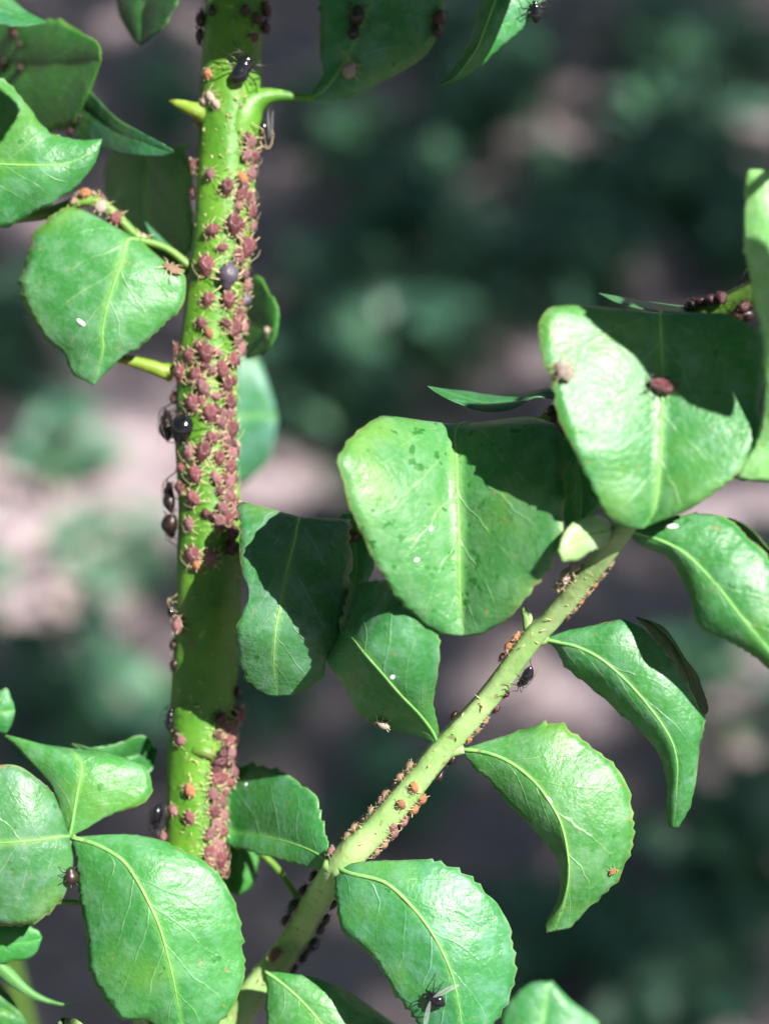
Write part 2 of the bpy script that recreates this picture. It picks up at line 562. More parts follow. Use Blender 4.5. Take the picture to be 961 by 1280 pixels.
# B: big leaf in the middle with dark wet spots
leafB = leaf(plant, [(628, 548, 130),
    ((545, 537, 160), (592, 530, 165), (640, 522, 175)),
    ((478, 520, 245), (570, 536, 200), (690, 530, 250)),
    ((424, 563, 310), (570, 570, 228), (703, 588, 295)),
    ((427, 602, 318), (571, 610, 246), (707, 628, 318)),
    ((446, 648, 312), (573, 655, 256), (702, 670, 320)),
    ((465, 701, 300), (574, 700, 262), (686, 712, 312)),
    ((493, 749, 282), (575, 742, 262), (656, 752, 296)),
    ((521, 774, 272), (576, 772, 262), (630, 776, 278)),
    ((553, 793, 264), (578, 795, 262), (602, 793, 264))], m=LEAF_WET, nrow=72, dome=6, seed=2, rib=5, att=(600, 575, 92, 7), label='broad leaf mottled with dark wet spots')
# C: half shaded leaf beside the stem
leafC = leaf(plant, [(400, 668, 70),
    ((303, 627, 90), (376, 646, 112), (437, 649, 86)),
    ((300, 664, 132), (369, 672, 142), (439, 672, 114)),
    ((300, 708, 154), (358, 714, 160), (437, 725, 132)),
    ((309, 747, 162), (350, 755, 170), (430, 764, 144)),
    ((296, 790, 164), (344, 795, 171), (427, 798, 148)),
    ((299, 828, 142), (342, 828, 152), (413, 829, 137)),
    ((310, 855, 127), (344, 852, 133), (395, 854, 126)),
    ((335, 870, 118), (347, 871, 118), (362, 870, 118))], nrow=64, dome=3, seed=3, rib=3.4, att=(430, 664, 40, 6))
# small leaf showing behind C
leaf(plant, [(430, 640, 40), ((410, 660, 44), (440, 655, 46), (462, 650, 40)), ((400, 690, 46), (445, 690, 50), (469, 690, 42)),
             ((405, 720, 48), (445, 720, 50), (466, 717, 44)), ((430, 742, 46), (440, 744, 46), (450, 740, 44))], tint=(.9, 1, .8), nrow=36, seed=4, rib=2.4)
# crests of leaves seen edge-on behind A and B
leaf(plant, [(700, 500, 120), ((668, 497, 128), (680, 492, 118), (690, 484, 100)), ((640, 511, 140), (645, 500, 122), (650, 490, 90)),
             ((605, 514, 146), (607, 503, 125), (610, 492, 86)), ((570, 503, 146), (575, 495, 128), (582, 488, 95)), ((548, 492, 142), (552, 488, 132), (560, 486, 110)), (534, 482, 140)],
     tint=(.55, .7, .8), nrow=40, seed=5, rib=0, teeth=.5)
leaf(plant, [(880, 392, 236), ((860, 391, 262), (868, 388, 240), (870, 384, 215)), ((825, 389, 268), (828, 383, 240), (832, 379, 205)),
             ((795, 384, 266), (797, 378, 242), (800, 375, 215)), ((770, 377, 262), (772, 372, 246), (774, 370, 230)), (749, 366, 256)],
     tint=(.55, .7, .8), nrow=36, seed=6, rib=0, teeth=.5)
# dark leaf in the gap between A and B
leaf(plant, [(735, 500, 130), ((690, 520, 128), (722, 530, 134), (760, 540, 128)), ((688, 560, 130), (722, 575, 138), (762, 590, 132)), ((700, 610, 132), (726, 620, 138), (765, 625, 132)),
             ((705, 650, 132), (724, 655, 136), (745, 640, 132)), (715, 665, 132)], tint=(.85, 1, .7), nrow=40, seed=7, rib=2, att=(720, 506, 150, 5))
# F: bright leaf at the right edge
leafF = leaf(plant, [(1000, 300, 345), ((941, 213, 394), (962, 214, 396), (1000, 240, 387)),
    ((930, 243, 396), (966, 250, 406), (1020, 270, 392)), ((929, 300, 392), (975, 305, 406), (1040, 320, 390)),
    ((939, 355, 384), (980, 362, 400), (1046, 385, 384)), ((953, 420, 374), (990, 430, 390), (1046, 450, 376)),
    ((954, 490, 367), (992, 500, 382), (1036, 520, 368)), ((949, 540, 362), (980, 552, 374), (1015, 570, 364)),
    ((930, 578, 358), (958, 588, 363), (990, 600, 360)), ((922, 596, 354), (930, 598, 356), (940, 601, 355))], m=LEAF_PALE, tint=(1.3, 1.5, 1.75), nrow=72, seed=8, rib=4, dome=4, att=(1020, 314, 335, 7))
# an unseen leaf, added and shaped to shade the shoulder of the big leaf
lf = leaf(plant, [(816, 347, 318), ((731, 364, 318), (806, 370, 318), (868, 374, 318)), ((722, 400, 318), (812, 434, 318), (896, 459, 318)), ((726, 416, 318), (820, 464, 318), (898, 514, 318)), ((764, 437, 318), (828, 486, 318), (886, 540, 318)), ((801, 480, 318), (832, 506, 318), (854, 530, 318)), (834, 509, 318)], nrow=44, seed=61, rib=0, lift=.055)
sh = ORIG[lf.name]
a, f, u = tube_geo([(P(1120, 240, 400), 13 * PXM), (P(1120, 240, 400).lerp(sh, .5) + UP * .006, 8 * PXM), (sh, 4 * PXM)], 8, 6)
mesh_obj('twig', a, f, TWIG, plant, P(1120, 240, 400))  # added stalk that carries the unseen shading leaf
# X: leaf at the right of the stem
leaf(plant, [(286, 400, -130), ((296, 432, -120), (300, 405, -116), (306, 352, -106)), ((306, 447, -100), (316, 405, -90), (322, 346, -82)), ((322, 446, -76), (330, 410, -68), (335, 361, -60)),
             ((336, 436, -54), (341, 412, -50), (346, 380, -48)), ((345, 420, -46), (348, 405, -46), (349, 392, -46))], nrow=40, seed=9, rib=2.2, dome=1, wrinkle=1, tint=(.8, 1.0, .5))
# Y: pale leaf out of focus behind the stem
leaf(plant, [(240, 500, -540), ((270, 430, -562), (280, 520, -555), (270, 605, -562)), ((302, 440, -568), (306, 520, -562), (300, 606, -600)), ((322, 448, -572), (330, 520, -566), (322, 590, -600)),
             ((336, 480, -574), (343, 520, -572), (340, 566, -590)), (347, 522, -575)], nrow=40, seed=10, rib=0, tint=(1.0, .95, 1.5), att=(240, 560, -20, 6), teeth=.4)
# Z: shaded leaf at the top, right of the stem
leaf(plant, [(386, 123, 12), ((391, 112, 12), (404, 113, 14), (416, 128, 10)), ((404, 90, 8), (424, 88, 16), (462, 111, 4)), ((400, 62, 4), (440, 58, 16), (502, 86, 0)),
             ((401, 22, 2), (456, 20, 14), (540, 57, -6)), ((402, -20, 0), (470, -20, 12), (554, 5, -8)), ((420, -70, 0), (480, -72, 10), (545, -55, -8)), (486, -118, 0)], nrow=60, seed=11, rib=3)
# AA: narrow folded leaf hanging at the top
leafAA = leaf(plant, [(680, -110, 40), ((610, -60, 40), (640, -50, 62), (700, -60, 52)), ((600, -10, 40), (622, -8, 68), (688, -12, 50)), ((596, 22, 40), (607, 32, 68), (660, 28, 50)),
             ((588, 48, 40), (597, 58, 66), (632, 55, 50)), ((573, 73, 42), (583, 79, 62), (602, 81, 50)), ((559, 95, 46), (568, 97, 56), (575, 100, 50)), (545, 107, 50)], nrow=52, seed=12, rib=3, dome=2, att=(640, -180, 10, 7))
tube_part('twig', plant, [(298, -210, -20, 12), (420, -215, -10, 10), (560, -200, 0, 9), (640, -180, 10, 8), (720, -150, 60, 7), (800, -120, 120, 6)], TWIG, 10, 6)
# unseen leaves above the picture, placed to shade the stem top and leaf Z
leaf(plant, [(470, -170, 60), ((440, -180, 100), (445, -150, 105), (460, -90, 100)), ((400, -160, 140), (410, -110, 146), (440, -40, 140)), ((350, -130, 150), (365, -85, 154), (390, -26, 150)), ((318, -95, 152), (330, -65, 154), (345, -35, 152)), (308, -62, 152)], nrow=40, seed=13, att=(420, -215, -10, 6))
leaf(plant, [(740, -240, 120), ((720, -280, 190), (715, -150, 205), (720, -50, 205)), ((650, -300, 222), (650, -150, 236), (660, -10, 230)), ((590, -290, 226), (590, -140, 240), (600, -8, 234)), ((535, -240, 228), (540, -120, 236), (545, -14, 232)), (505, -110, 230)], nrow=40, seed=14, att=(720, -150, 60, 6))
# V: big leaf left of the stem
leafV = leaf(plant, [(176, 300, 18),
    ((88, 258, 26), (160, 300, 38), (203, 324, 26)),
    ((47, 288, 34), (153, 325, 56), (234, 343, 40)),
    ((27, 338, 38), (144, 350, 64), (232, 378, 44)),
    ((32, 376, 40), (134, 382, 68), (209, 402, 46)),
    ((52, 419, 42), (128, 412, 68), (179, 435, 48)),
    ((76, 442, 44), (129, 436, 64), (160, 441, 50)),
    ((92, 468, 46), (124, 462, 58), (142, 456, 52)),
    ((112, 479, 50), (117, 481, 52), (121, 478, 52))], nrow=66, dome=4, seed=15, rib=3.6, att=(240, 335, 4, 6))

# ================================================================== shoot at upper left
left_shoot = thing('leafy_shoot', 'shaded leafy shoot at the upper left, mostly dark leaves beside the thick stem', 'plant', P(-150, 330, -20))
lp = [(P(235, 340, -6), 6 * PXM), (P(176, 300, 2), 6.5 * PXM), (P(120, 252, 4), 7 * PXM), (P(60, 266, 0), 7.5 * PXM), (P(-30, 280, -10), 8 * PXM), (P(-150, 330, -20), 9 * PXM)]
q = P(-150, 330, -20)
a, f, u = tube_geo(lp + [(q + Vector((-0.02, 0.03, -0.1)), 0.0016), (q + Vector((-0.02, 0.08, -0.25)), 0.002), (Vector((q.x, q.y + 0.1, -0.03)), 0.0026)], 12, 8, rough=0.15)
mesh_obj('twig', a, f, TWIG, left_shoot, q)
leaf(left_shoot, [(-110, 200, 30), ((-55, 92, 44), (-50, 200, 66), (-50, 292, 50)), ((0, 97, 50), (0, 205, 74), (0, 285, 56)), ((30, 124, 56), (40, 206, 78), (44, 264, 60)),
                  ((53, 155, 60), (62, 206, 76), (66, 254, 60)), ((74, 168, 62), (86, 203, 72), (96, 233, 60)), ((100, 174, 62), (110, 192, 68), (118, 206, 62)), (128, 173, 62)], nrow=56, seed=16, rib=3, teeth=.8, att=(-110, 310, -16, 6))
leaf(left_shoot, [(-70, 60, -300), ((-30, 0, -262), (-25, 80, -255), (-25, 165, -240)), ((26, 21, -180), (25, 84, -176), (20, 168, -170)), ((66, 26, -112), (60, 84, -112), (62, 166, -100)), ((102, 39, -52), (95, 80, -58), (95, 150, -48)), ((123, 53, -14), (117, 76, -20), (113, 112, -24)), (126, 76, -6)],
     nrow=52, seed=17, rib=2.6, tint=(.75, .95, .35), att=(-110, 300, -20, 6), wrinkle=1)
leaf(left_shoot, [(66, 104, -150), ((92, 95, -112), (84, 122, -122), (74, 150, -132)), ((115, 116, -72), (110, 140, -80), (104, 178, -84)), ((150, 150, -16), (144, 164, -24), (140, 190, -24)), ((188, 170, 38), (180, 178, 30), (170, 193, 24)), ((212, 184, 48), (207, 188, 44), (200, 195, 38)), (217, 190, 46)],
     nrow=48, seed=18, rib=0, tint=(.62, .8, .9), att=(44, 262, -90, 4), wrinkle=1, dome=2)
leaf(left_shoot, [(240, 180, -50), ((150, 186, -180), (190, 190, -120), (232, 192, -60)), ((132, 205, -205), (185, 220, -126), (240, 220, -48)), ((129, 255, -210), (182, 260, -130), (240, 262, -48)), ((138, 295, -200), (188, 300, -126), (240, 305, -50)), ((180, 325, -140), (200, 330, -110), (225, 325, -72)), (205, 342, -100)],
     nrow=48, seed=19, rib=2.4, tint=(.95, 1.15, .5), wrinkle=1)
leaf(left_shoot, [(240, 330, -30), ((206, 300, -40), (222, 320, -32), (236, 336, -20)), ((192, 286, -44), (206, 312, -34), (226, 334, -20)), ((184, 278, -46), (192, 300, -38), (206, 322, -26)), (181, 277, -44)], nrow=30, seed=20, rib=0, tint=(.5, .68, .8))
leaf(left_shoot, [(120, -80, -160), ((138, -40, -150), (178, -30, -95), (226, -40, -20)), ((144, 2, -145), (178, 10, -92), (220, 3, -22)), ((156, 34, -126), (178, 36, -90), (205, 31, -42)), ((165, 46, -110), (177, 48, -90), (192, 43, -60)), (176, 56, -90)], nrow=40, seed=21, rib=2.4, tint=(.55, .75, .6), att=(60, -190, -120, 4))  # its shade is partly put into the darkened tint
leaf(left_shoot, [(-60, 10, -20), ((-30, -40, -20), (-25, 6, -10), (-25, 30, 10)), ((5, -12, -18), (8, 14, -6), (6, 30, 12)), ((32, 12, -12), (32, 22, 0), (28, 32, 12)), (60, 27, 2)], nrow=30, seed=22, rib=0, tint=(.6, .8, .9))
leaf(left_shoot, [(240, 300, -130), ((222, 262, -130), (228, 290, -126), (232, 322, -130)), ((212, 280, -132), (216, 296, -130), (220, 316, -132)), (208, 304, -132)], nrow=24, seed=23, rib=0, tint=(1.6, 1.4, 1.5))

lf = leaf(left_shoot, [(-90, 140, 70), ((-60, 80, 70), (-50, 130, 70), (-60, 190, 70)), ((-10, 85, 70), (-5, 130, 70), (-15, 190, 70)), ((22, 112, 70), (20, 130, 70), (15, 158, 70)), (28, 132, 70)], nrow=30, seed=62, rib=0, lift=.05)  # added unseen leaf, raised towards the sun to shade the upper left leaf
sh = ORIG[lf.name]
a, f, u = tube_geo([(P(-150, 330, -20), 8 * PXM), (P(-150, 330, -20).lerp(sh, .5) - RIGHT * .008, 6 * PXM), (sh, 3 * PXM)], 8, 6)
mesh_obj('twig', a, f, TWIG, left_shoot, P(-150, 330, -20))  # added stalk that ties the unseen shading leaf to this shoot

# ================================================================== leaning side shoot
lean_path = [(215, 1330, 0, 20), (289, 1279, 0, 20), (318, 1238, 4, 19), (345, 1206, 8, 18.5), (372, 1168, 24, 18), (398, 1122, 72, 17.5), (426, 1082, 138, 18.5), (475, 1030, 146, 17), (526, 970, 156, 15.5), (548, 942, 162, 15),
             (607, 876, 178, 13.5), (662, 801, 206, 13), (690, 772, 220, 12.5), (743, 708, 262, 12.5), (775, 668, 290, 12), (800, 636, 290, 9), (830, 600, 285, 6)]
LEANP = [(Vector((x, y, z)), r) for x, y, z, r in lean_path]
lean = thing('leafy_shoot', 'leaning pale shoot with paired toothed leaves rising to the right of the thick stem', 'plant', P(215, 1330, -10))
q = P(215, 1330, -10)
a, f, u = tube_geo([(ROOT + Vector((0.012, 0.0, 0.0)), 0.0042), (ROOT.lerp(q, 0.5) + Vector((0.012, 0.0, 0)), 0.0034), (P(118, 1480, -30), 27 * PXM), (P(150, 1400, -6), 21 * PXM)] + [(P(x, y, z), r * PXM) for x, y, z, r in lean_path], 20, 8, ribs=4, ribamp=0.07, rough=0.08, seed=0.6)
lstem = mesh_obj('stem', a, f, SHOOT, lean, q)
for (pp) in ([(536, 955, 158, 9), (545, 938, 161, 9), (546, 924, 154, 6), (542, 910, 146, 3)], [(664, 800, 202, 9), (662, 786, 203, 8), (659, 772, 200, 6), (655, 760, 196, 4)],
             [(662, 806, 203, 8), (672, 800, 208, 8), (686, 799, 209, 5)], [(548, 946, 162, 9), (562, 940, 168, 8), (580, 937, 171, 5)], [(426, 1090, 136, 12), (416, 1085, 142, 10), (404, 1080, 144, 5)],
             [(420, 1098, 132, 12), (424, 1090, 148, 10), (440, 1092, 157, 5)], [(322, 1230, 6, 10), (332, 1220, 14, 8), (342, 1218, 20, 5)], [(322, 1218, 4, 10), (331, 1209, 12, 9), (342, 1202, 14, 5)]):
    tube_part('node_swelling', lstem, pp, SHOOT, 10, 5, rough=0.1)

# D: leaf below the middle leaf
leaf(lean, [(546, 934, 160), ((537, 927, 170), (542, 918, 178), (548, 908, 178)), ((500, 917, 164), (524, 893, 212), (541, 878, 214)), ((466, 907, 160), (500, 868, 240), (548, 835, 246)), ((446, 890, 164), (476, 840, 256), (548, 790, 262)),
            ((433, 866, 172), (454, 815, 256), (530, 745, 262)), ((416, 838, 176), (438, 796, 214), (490, 722, 232)), ((400, 815, 100), (414, 785, 100), (440, 735, 130)), (390, 775, 60)], nrow=60, seed=31, rib=4)
# J
leaf(lean, [(577, 937, 170), ((592, 960, 166), (608, 941, 176), (612, 926, 168)), ((617, 981, 170), (640, 955, 188), (665, 910, 170)), ((637, 1004, 174), (668, 978, 198), (702, 905, 174)), ((660, 1031, 178), (686, 1002, 206), (747, 935, 180)),
            ((680, 1055, 180), (700, 1027, 210), (778, 967, 186)), ((695, 1081, 180), (708, 1058, 210), (788, 1020, 188)), ((698, 1107, 178), (711, 1091, 206), (785, 1062, 186)), ((695, 1128, 174), (707, 1119, 196), (767, 1107, 182)),
            ((684, 1151, 170), (700, 1143, 184), (736, 1139, 176)), ((681, 1167, 170), (692, 1165, 174), (711, 1162, 172))], nrow=72, seed=32, rib=4.4, dome=4)
# K
leaf(lean, [(680, 799, 212), ((695, 812, 206), (697, 803, 216), (710, 788, 214)), ((709, 837, 204), (722, 809, 224), (750, 780, 216)), ((743, 861, 204), (754, 826, 230), (790, 776, 218)), ((784, 902, 208), (789, 858, 236), (832, 812, 224)),
            ((812, 930, 210), (815, 889, 238), (855, 846, 226)), ((827, 952, 210), (836, 920, 236), (877, 900, 226)), ((832, 982, 206), (846, 952, 230), (873, 935, 222)), ((832, 1006, 202), (845, 990, 220), (869, 985, 214)),
            ((833, 1022, 198), (844, 1015, 210), (860, 1016, 206)), ((835, 1033, 196), (841, 1036, 200), (847, 1036, 200))], nrow=66, seed=33, rib=4.2, tint=(.85, .95, .8))
leaf(lean, [(795, 772, 162), ((801, 779, 168), (815, 780, 186), (829, 784, 212)), ((826, 808, 164), (842, 806, 188), (856, 824, 220)), ((846, 840, 160), (858, 838, 188), (872, 845, 220)), ((858, 866, 158), (868, 868, 182), (884, 880, 214)), (880, 896, 192)], nrow=40, seed=34, rib=0, tint=(.4, .6, .3))  # strip turned from the sun, its shade put into the dark tint
# M
leaf(lean, [(782, 663, 285), ((799, 680, 287), (815, 672, 299), (830, 650, 293)), ((836, 699, 293), (852, 689, 311), (879, 644, 297)), ((858, 742, 299), (880, 715, 319), (911, 653, 303)), ((874, 782, 305), (903, 741, 327), (936, 676, 309)),
            ((905, 802, 311), (927, 772, 331), (962, 704, 315)), ((940, 820, 315), (957, 808, 331), (992, 760, 319)), ((975, 846, 317), (987, 842, 327), (1008, 815, 321)), (1012, 872, 319)], nrow=60, seed=35, rib=3.6, tint=(.85, .95, .8))
leaf(lean, [(890, 644, 247), ((908, 652, 253), (920, 652, 273), (932, 657, 297)), ((935, 680, 249), (945, 678, 275), (958, 684, 305)), ((962, 712, 247), (972, 710, 275), (985, 712, 303)), (1000, 745, 277)], nrow=30, seed=36, rib=0, tint=(.4, .6, .3))  # dark tint paints the shade of this turned-away strip
# N: pale young leaf at the node
leaf(lean, [(772, 662, 283), ((757, 681, 298), (760, 664, 304), (753, 645, 301)), ((745, 688, 309), (740, 667, 323), (736, 645, 316)), ((726, 698, 323), (720, 676, 336), (716, 655, 331)), ((705, 703, 337), (703, 686, 344), (703, 669, 338)), (697, 689, 343)], m=LEAF_PALE, tint=(1.9, 1.45, 1.9), nrow=40, seed=37, rib=2.4)
leaf(lean, [(905, 560, 300), ((925, 600, 300), (905, 590, 305), (890, 575, 300)), ((945, 585, 300), (925, 575, 305), (910, 560, 300)), (950, 560, 300)], m=LEAF_PALE, nrow=24, seed=38, rib=0, tint=(1.2, 1.1, .9), att=(830, 600, 285, 4))
# I: big leaf at the bottom centre with the fly
leafI = leaf(lean, [(418, 1084, 146), ((419, 1110, 162), (440, 1093, 172), (452, 1078, 166)), ((425, 1151, 170), (480, 1103, 188), (512, 1076, 172)), ((444, 1177, 176), (513, 1132, 200), (562, 1080, 176)), ((468, 1206, 180), (536, 1161, 208), (606, 1109, 178)),
            ((483, 1233, 184), (553, 1191, 212), (631, 1155, 180)), ((500, 1257, 186), (566, 1223, 212), (640, 1206, 182)), ((518, 1283, 186), (574, 1261, 208), (633, 1256, 184)), ((545, 1310, 188), (578, 1296, 202), (611, 1296, 188)), (582, 1328, 192)], nrow=72, seed=39, rib=5, dome=3)
# JJ: leaf between the two stems
leaf(lean, [(416, 1087, 136), ((398, 1087, 118), (402, 1071, 127), (411, 1059, 126)), ((364, 1080, 92), (372, 1057, 92), (403, 1026, 104)), ((330, 1070, 60), (340, 1048, 53), (392, 992, 83)), ((305, 1061, 29), (312, 1044, 20), (345, 957, 37)), ((287, 1056, 3), (288, 1040, -8), (290, 958, -13)), (262, 1010, -18)], nrow=56, seed=40, rib=3, rib_v=.8)
leaf(lean, [(300, 1050, -50), ((276, 1062, -60), (300, 1066, -54), (320, 1068, -60)), ((276, 1090, -60), (300, 1092, -54), (322, 1088, -60)), ((284, 1112, -58), (300, 1114, -54), (314, 1108, -58)), (298, 1120, -56)], nrow=28, seed=41, rib=0, tint=(.7, .9, .5), att=(385, 1140, 10, 5))
# LL: leaf at the bottom edge
leaf(lean, [(331, 1215, 74), ((333, 1241, 78), (350, 1228, 84), (363, 1217, 78)), ((331, 1276, 82), (376, 1251, 94), (410, 1230, 80)), ((335, 1312, 86), (402, 1281, 100), (446, 1258, 82)), ((352, 1352, 88), (425, 1317, 102), (490, 1288, 84)), ((392, 1382, 90), (440, 1355, 98), (500, 1330, 86)), (462, 1395, 92)], nrow=48, seed=42, rib=4)
leaf(lean, [(395, 1226, 48), ((408, 1236, 44), (420, 1236, 26), (432, 1238, 6)), ((440, 1258, 40), (455, 1256, 18), (468, 1262, -10)), ((475, 1282, 40), (490, 1284, 16), (505, 1290, -8)), (520, 1310, 20)], nrow=30, seed=43, rib=0, tint=(.7, .9, .5))
# MM: out-of-focus leaf at the bottom right
leaf(lean, [(560, 1420, -120), ((600, 1350, -135), (640, 1360, -125), (720, 1370, -135)), ((622, 1295, -145), (670, 1300, -130), (755, 1310, -145)), ((636, 1250, -150), (680, 1262, -138), (745, 1278, -148)), ((664, 1230, -150), (685, 1236, -144), (715, 1252, -150)), (690, 1227, -150)], nrow=36, seed=44, rib=0, tint=(1.2, 1.15, 1.2), att=(330, 1300, -2, 6))

# ================================================================== low shoot at the lower left
low = thing('leafy_shoot', 'low shoot with broad glossy leaves overlapping the foot of the thick stem', 'plant', P(175, 1420, 40))
q = P(175, 1420, 40)
a, f, u = tube_geo([(P(88, 1046, 84), 6 * PXM), (P(112, 1090, 64), 8 * PXM), (P(150, 1170, 48), 9 * PXM), (P(175, 1260, 44), 9 * PXM), (q, 10 * PXM), (P(165, 1560, 30), 11 * PXM), (P(150, 1760, 10), 13 * PXM), (P(150, 1900, 0), 14 * PXM), (Vector((q.x, q.y + 0.06, 0.03)), 0.002), (Vector((q.x, q.y + 0.06, -0.04)), 0.002)], 12, 8, rough=0.1)
mesh_obj('stem', a, f, SHOOT, low, q)
leafE = leaf(low, [(88, 1047, 88), ((93, 1066, 88), (120, 1056, 100), (150, 1043, 94)), ((95, 1106, 90), (152, 1075, 116), (202, 1052, 98)), ((101, 1142, 92), (170, 1099, 126), (252, 1078, 98)), ((107, 1177, 94), (186, 1129, 132), (283, 1107, 96)), ((109, 1214, 96), (200, 1161, 134), (303, 1155, 94)),
              ((122, 1243, 98), (211, 1201, 132), (306, 1191, 94)), ((150, 1274, 100), (219, 1236, 128), (305, 1231, 96)), ((182, 1276, 102), (224, 1266, 120), (291, 1264, 98)), ((218, 1300, 104), (230, 1300, 108), (256, 1297, 102))], nrow=72, seed=51, rib=5, dome=4)
leaf(low, [(87, 1046, 84), ((79, 1025, 80), (91, 1026, 86), (110, 1036, 82)), ((68, 992, 76), (95, 1000, 88), (142, 1020, 78)), ((50, 967, 70), (99, 979, 88), (181, 1003, 70)), ((22, 938, 64), (102, 960, 84), (190, 972, 62)), ((8, 919, 58), (95, 944, 76), (172, 953, 56)), ((40, 928, 54), (88, 938, 62), (135, 941, 54)), (90, 936, 56)], nrow=60, seed=52, rib=4, dome=3, teeth=.7)
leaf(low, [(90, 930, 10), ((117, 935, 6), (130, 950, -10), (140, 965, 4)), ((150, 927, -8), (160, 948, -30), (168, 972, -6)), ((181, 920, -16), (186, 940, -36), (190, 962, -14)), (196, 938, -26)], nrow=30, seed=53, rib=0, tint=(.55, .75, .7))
leafEE = leaf(low, [(87, 1046, 92), ((72, 1003, 100), (76, 1046, 108), (91, 1086, 100)), ((52, 976, 108), (50, 1050, 124), (70, 1132, 106)), ((22, 959, 114), (18, 1053, 134), (35, 1158, 108)), ((-25, 962, 116), (-22, 1055, 134), (-20, 1152, 108)), ((-66, 990, 112), (-64, 1052, 122), (-62, 1112, 108)), (-92, 1050, 110)], nrow=60, seed=54, rib=3.4, dome=4, teeth=.6)
leaf(low, [(-40, 890, 20), ((-10, 866, 20), (-8, 890, 28), (-6, 914, 20)), ((8, 862, 20), (9, 890, 26), (8, 916, 20)), ((16, 876, 20), (17, 888, 22), (16, 902, 20)), (19, 889, 20)], nrow=28, seed=55, rib=0, tint=(1.2, 1.1, 1.0), att=(-40, 990, 30, 5))
leaf(low, [(-60, 1170, 40), ((-20, 1150, 40), (-18, 1180, 44), (-16, 1206, 40)), ((20, 1152, 38), (22, 1180, 44), (20, 1202, 38)), ((44, 1160, 38), (46, 1176, 40), (44, 1192, 38)), (53, 1172, 38)], nrow=30, seed=56, rib=0, tint=(.75, 1, .55), att=(130, 1130, 50, 4))
leaf(low, [(-60, 1180, 30), ((-20, 1178, 20), (-10, 1198, 36), (-10, 1214, 30)), ((14, 1209, 20), (20, 1226, 34), (16, 1234, 30)), ((42, 1238, 22), (46, 1246, 30), (44, 1250, 28)), ((76, 1254, 24), (78, 1256, 28), (77, 1258, 26)), (103, 1254, 24)], m=LEAF_PALE, nrow=36, seed=57, rib=2, tint=(.85, .95, .8))
leaf(low, [(-60, 1260, 0), ((-20, 1225, -6), (-12, 1260, 0), (-10, 1300, -6)), ((6, 1236, -10), (12, 1266, -4), (10, 1300, -10)), (34, 1280, -10)], nrow=24, seed=58, rib=0, tint=(.6, .8, .5))

# ------------------------------------------------------------------ placing small creatures
BVH = BVHTree.FromPolygons(BVH_V, BVH_F)


def on_leaf(x, y):
    d = (P(x, y, 0) - CAM).normalized()
    hit, nrm, idx, dist = BVH.ray_cast(CAM, d)
    if hit is None:
        return None
    if nrm.dot(d) > 0:
        nrm = -nrm
    return hit, nrm


def on_path(path, x, y, L, edge=False):
    """point and outward normal of a stem near (x, y); beyond the edge it clings to the side"""
    best = None
    for (p, r), (p2, r2) in zip(path, path[1:]):
        d = p2 - p
        dd = Vector((d.x, d.y))
        t = max(0, min(1, Vector((x - p.x, y - p.y)).dot(dd) / dd.length_squared))
        c = p + d * t
        dist = Vector((x - c.x, y - c.y)).length
        if best is None or dist < best[0]:
            best = (dist, c, r + (r2 - r) * t, dd.normalized())
    dist, c, r, ax = best
    per = Vector((-ax.y, ax.x))
    off = Vector((x - c.x, y - c.y)).dot(per)
    h = 0.30 * L
    k = off / (r + h)
    k = max(-0.985, min(0.985, k))
    if edge:
        k = 0.98 if k > 0 else -0.98
    nz_ = math.sqrt(1 - k * k)
    ps = Vector((c.x + per.x * k * r, c.y + per.y * k * r, c.z + nz_ * r))
    p0 = P(*ps)
    nrm = (P(ps.x + per.x * k * 5, ps.y + per.y * k * 5, ps.z + nz_ * 5) - p0).normalized()
    axis = (P(ps.x + ax.x * 5, ps.y + ax.y * 5, ps.z) - p0).normalized()
    return p0, nrm, axis


def ring_geo(profile, sides, yz):
    """closed body of revolution along x: profile [(x, r, zoff)]"""
    V, F = [], []
    for x, r, zo in profile:
        for j in range(sides):
            a = 2 * math.pi * j / sides
            y, z = math.cos(a) * r * yz[0], math.sin(a) * r * yz[1]
            if z < 0:
                z *= 0.7
            V.append(Vector((x, y, z + zo)))
    n = len(profile)
    for i in range(n - 1):
        for j in range(sides):
            k = (j + 1) % sides
            F.append((i * sides + j, i * sides + k, (i + 1) * sides + k, (i + 1) * sides + j))
    F.append(tuple(range(sides - 1, -1, -1)))
    F.append(tuple((n - 1) * sides + j for j in range(sides)))
    return V, F


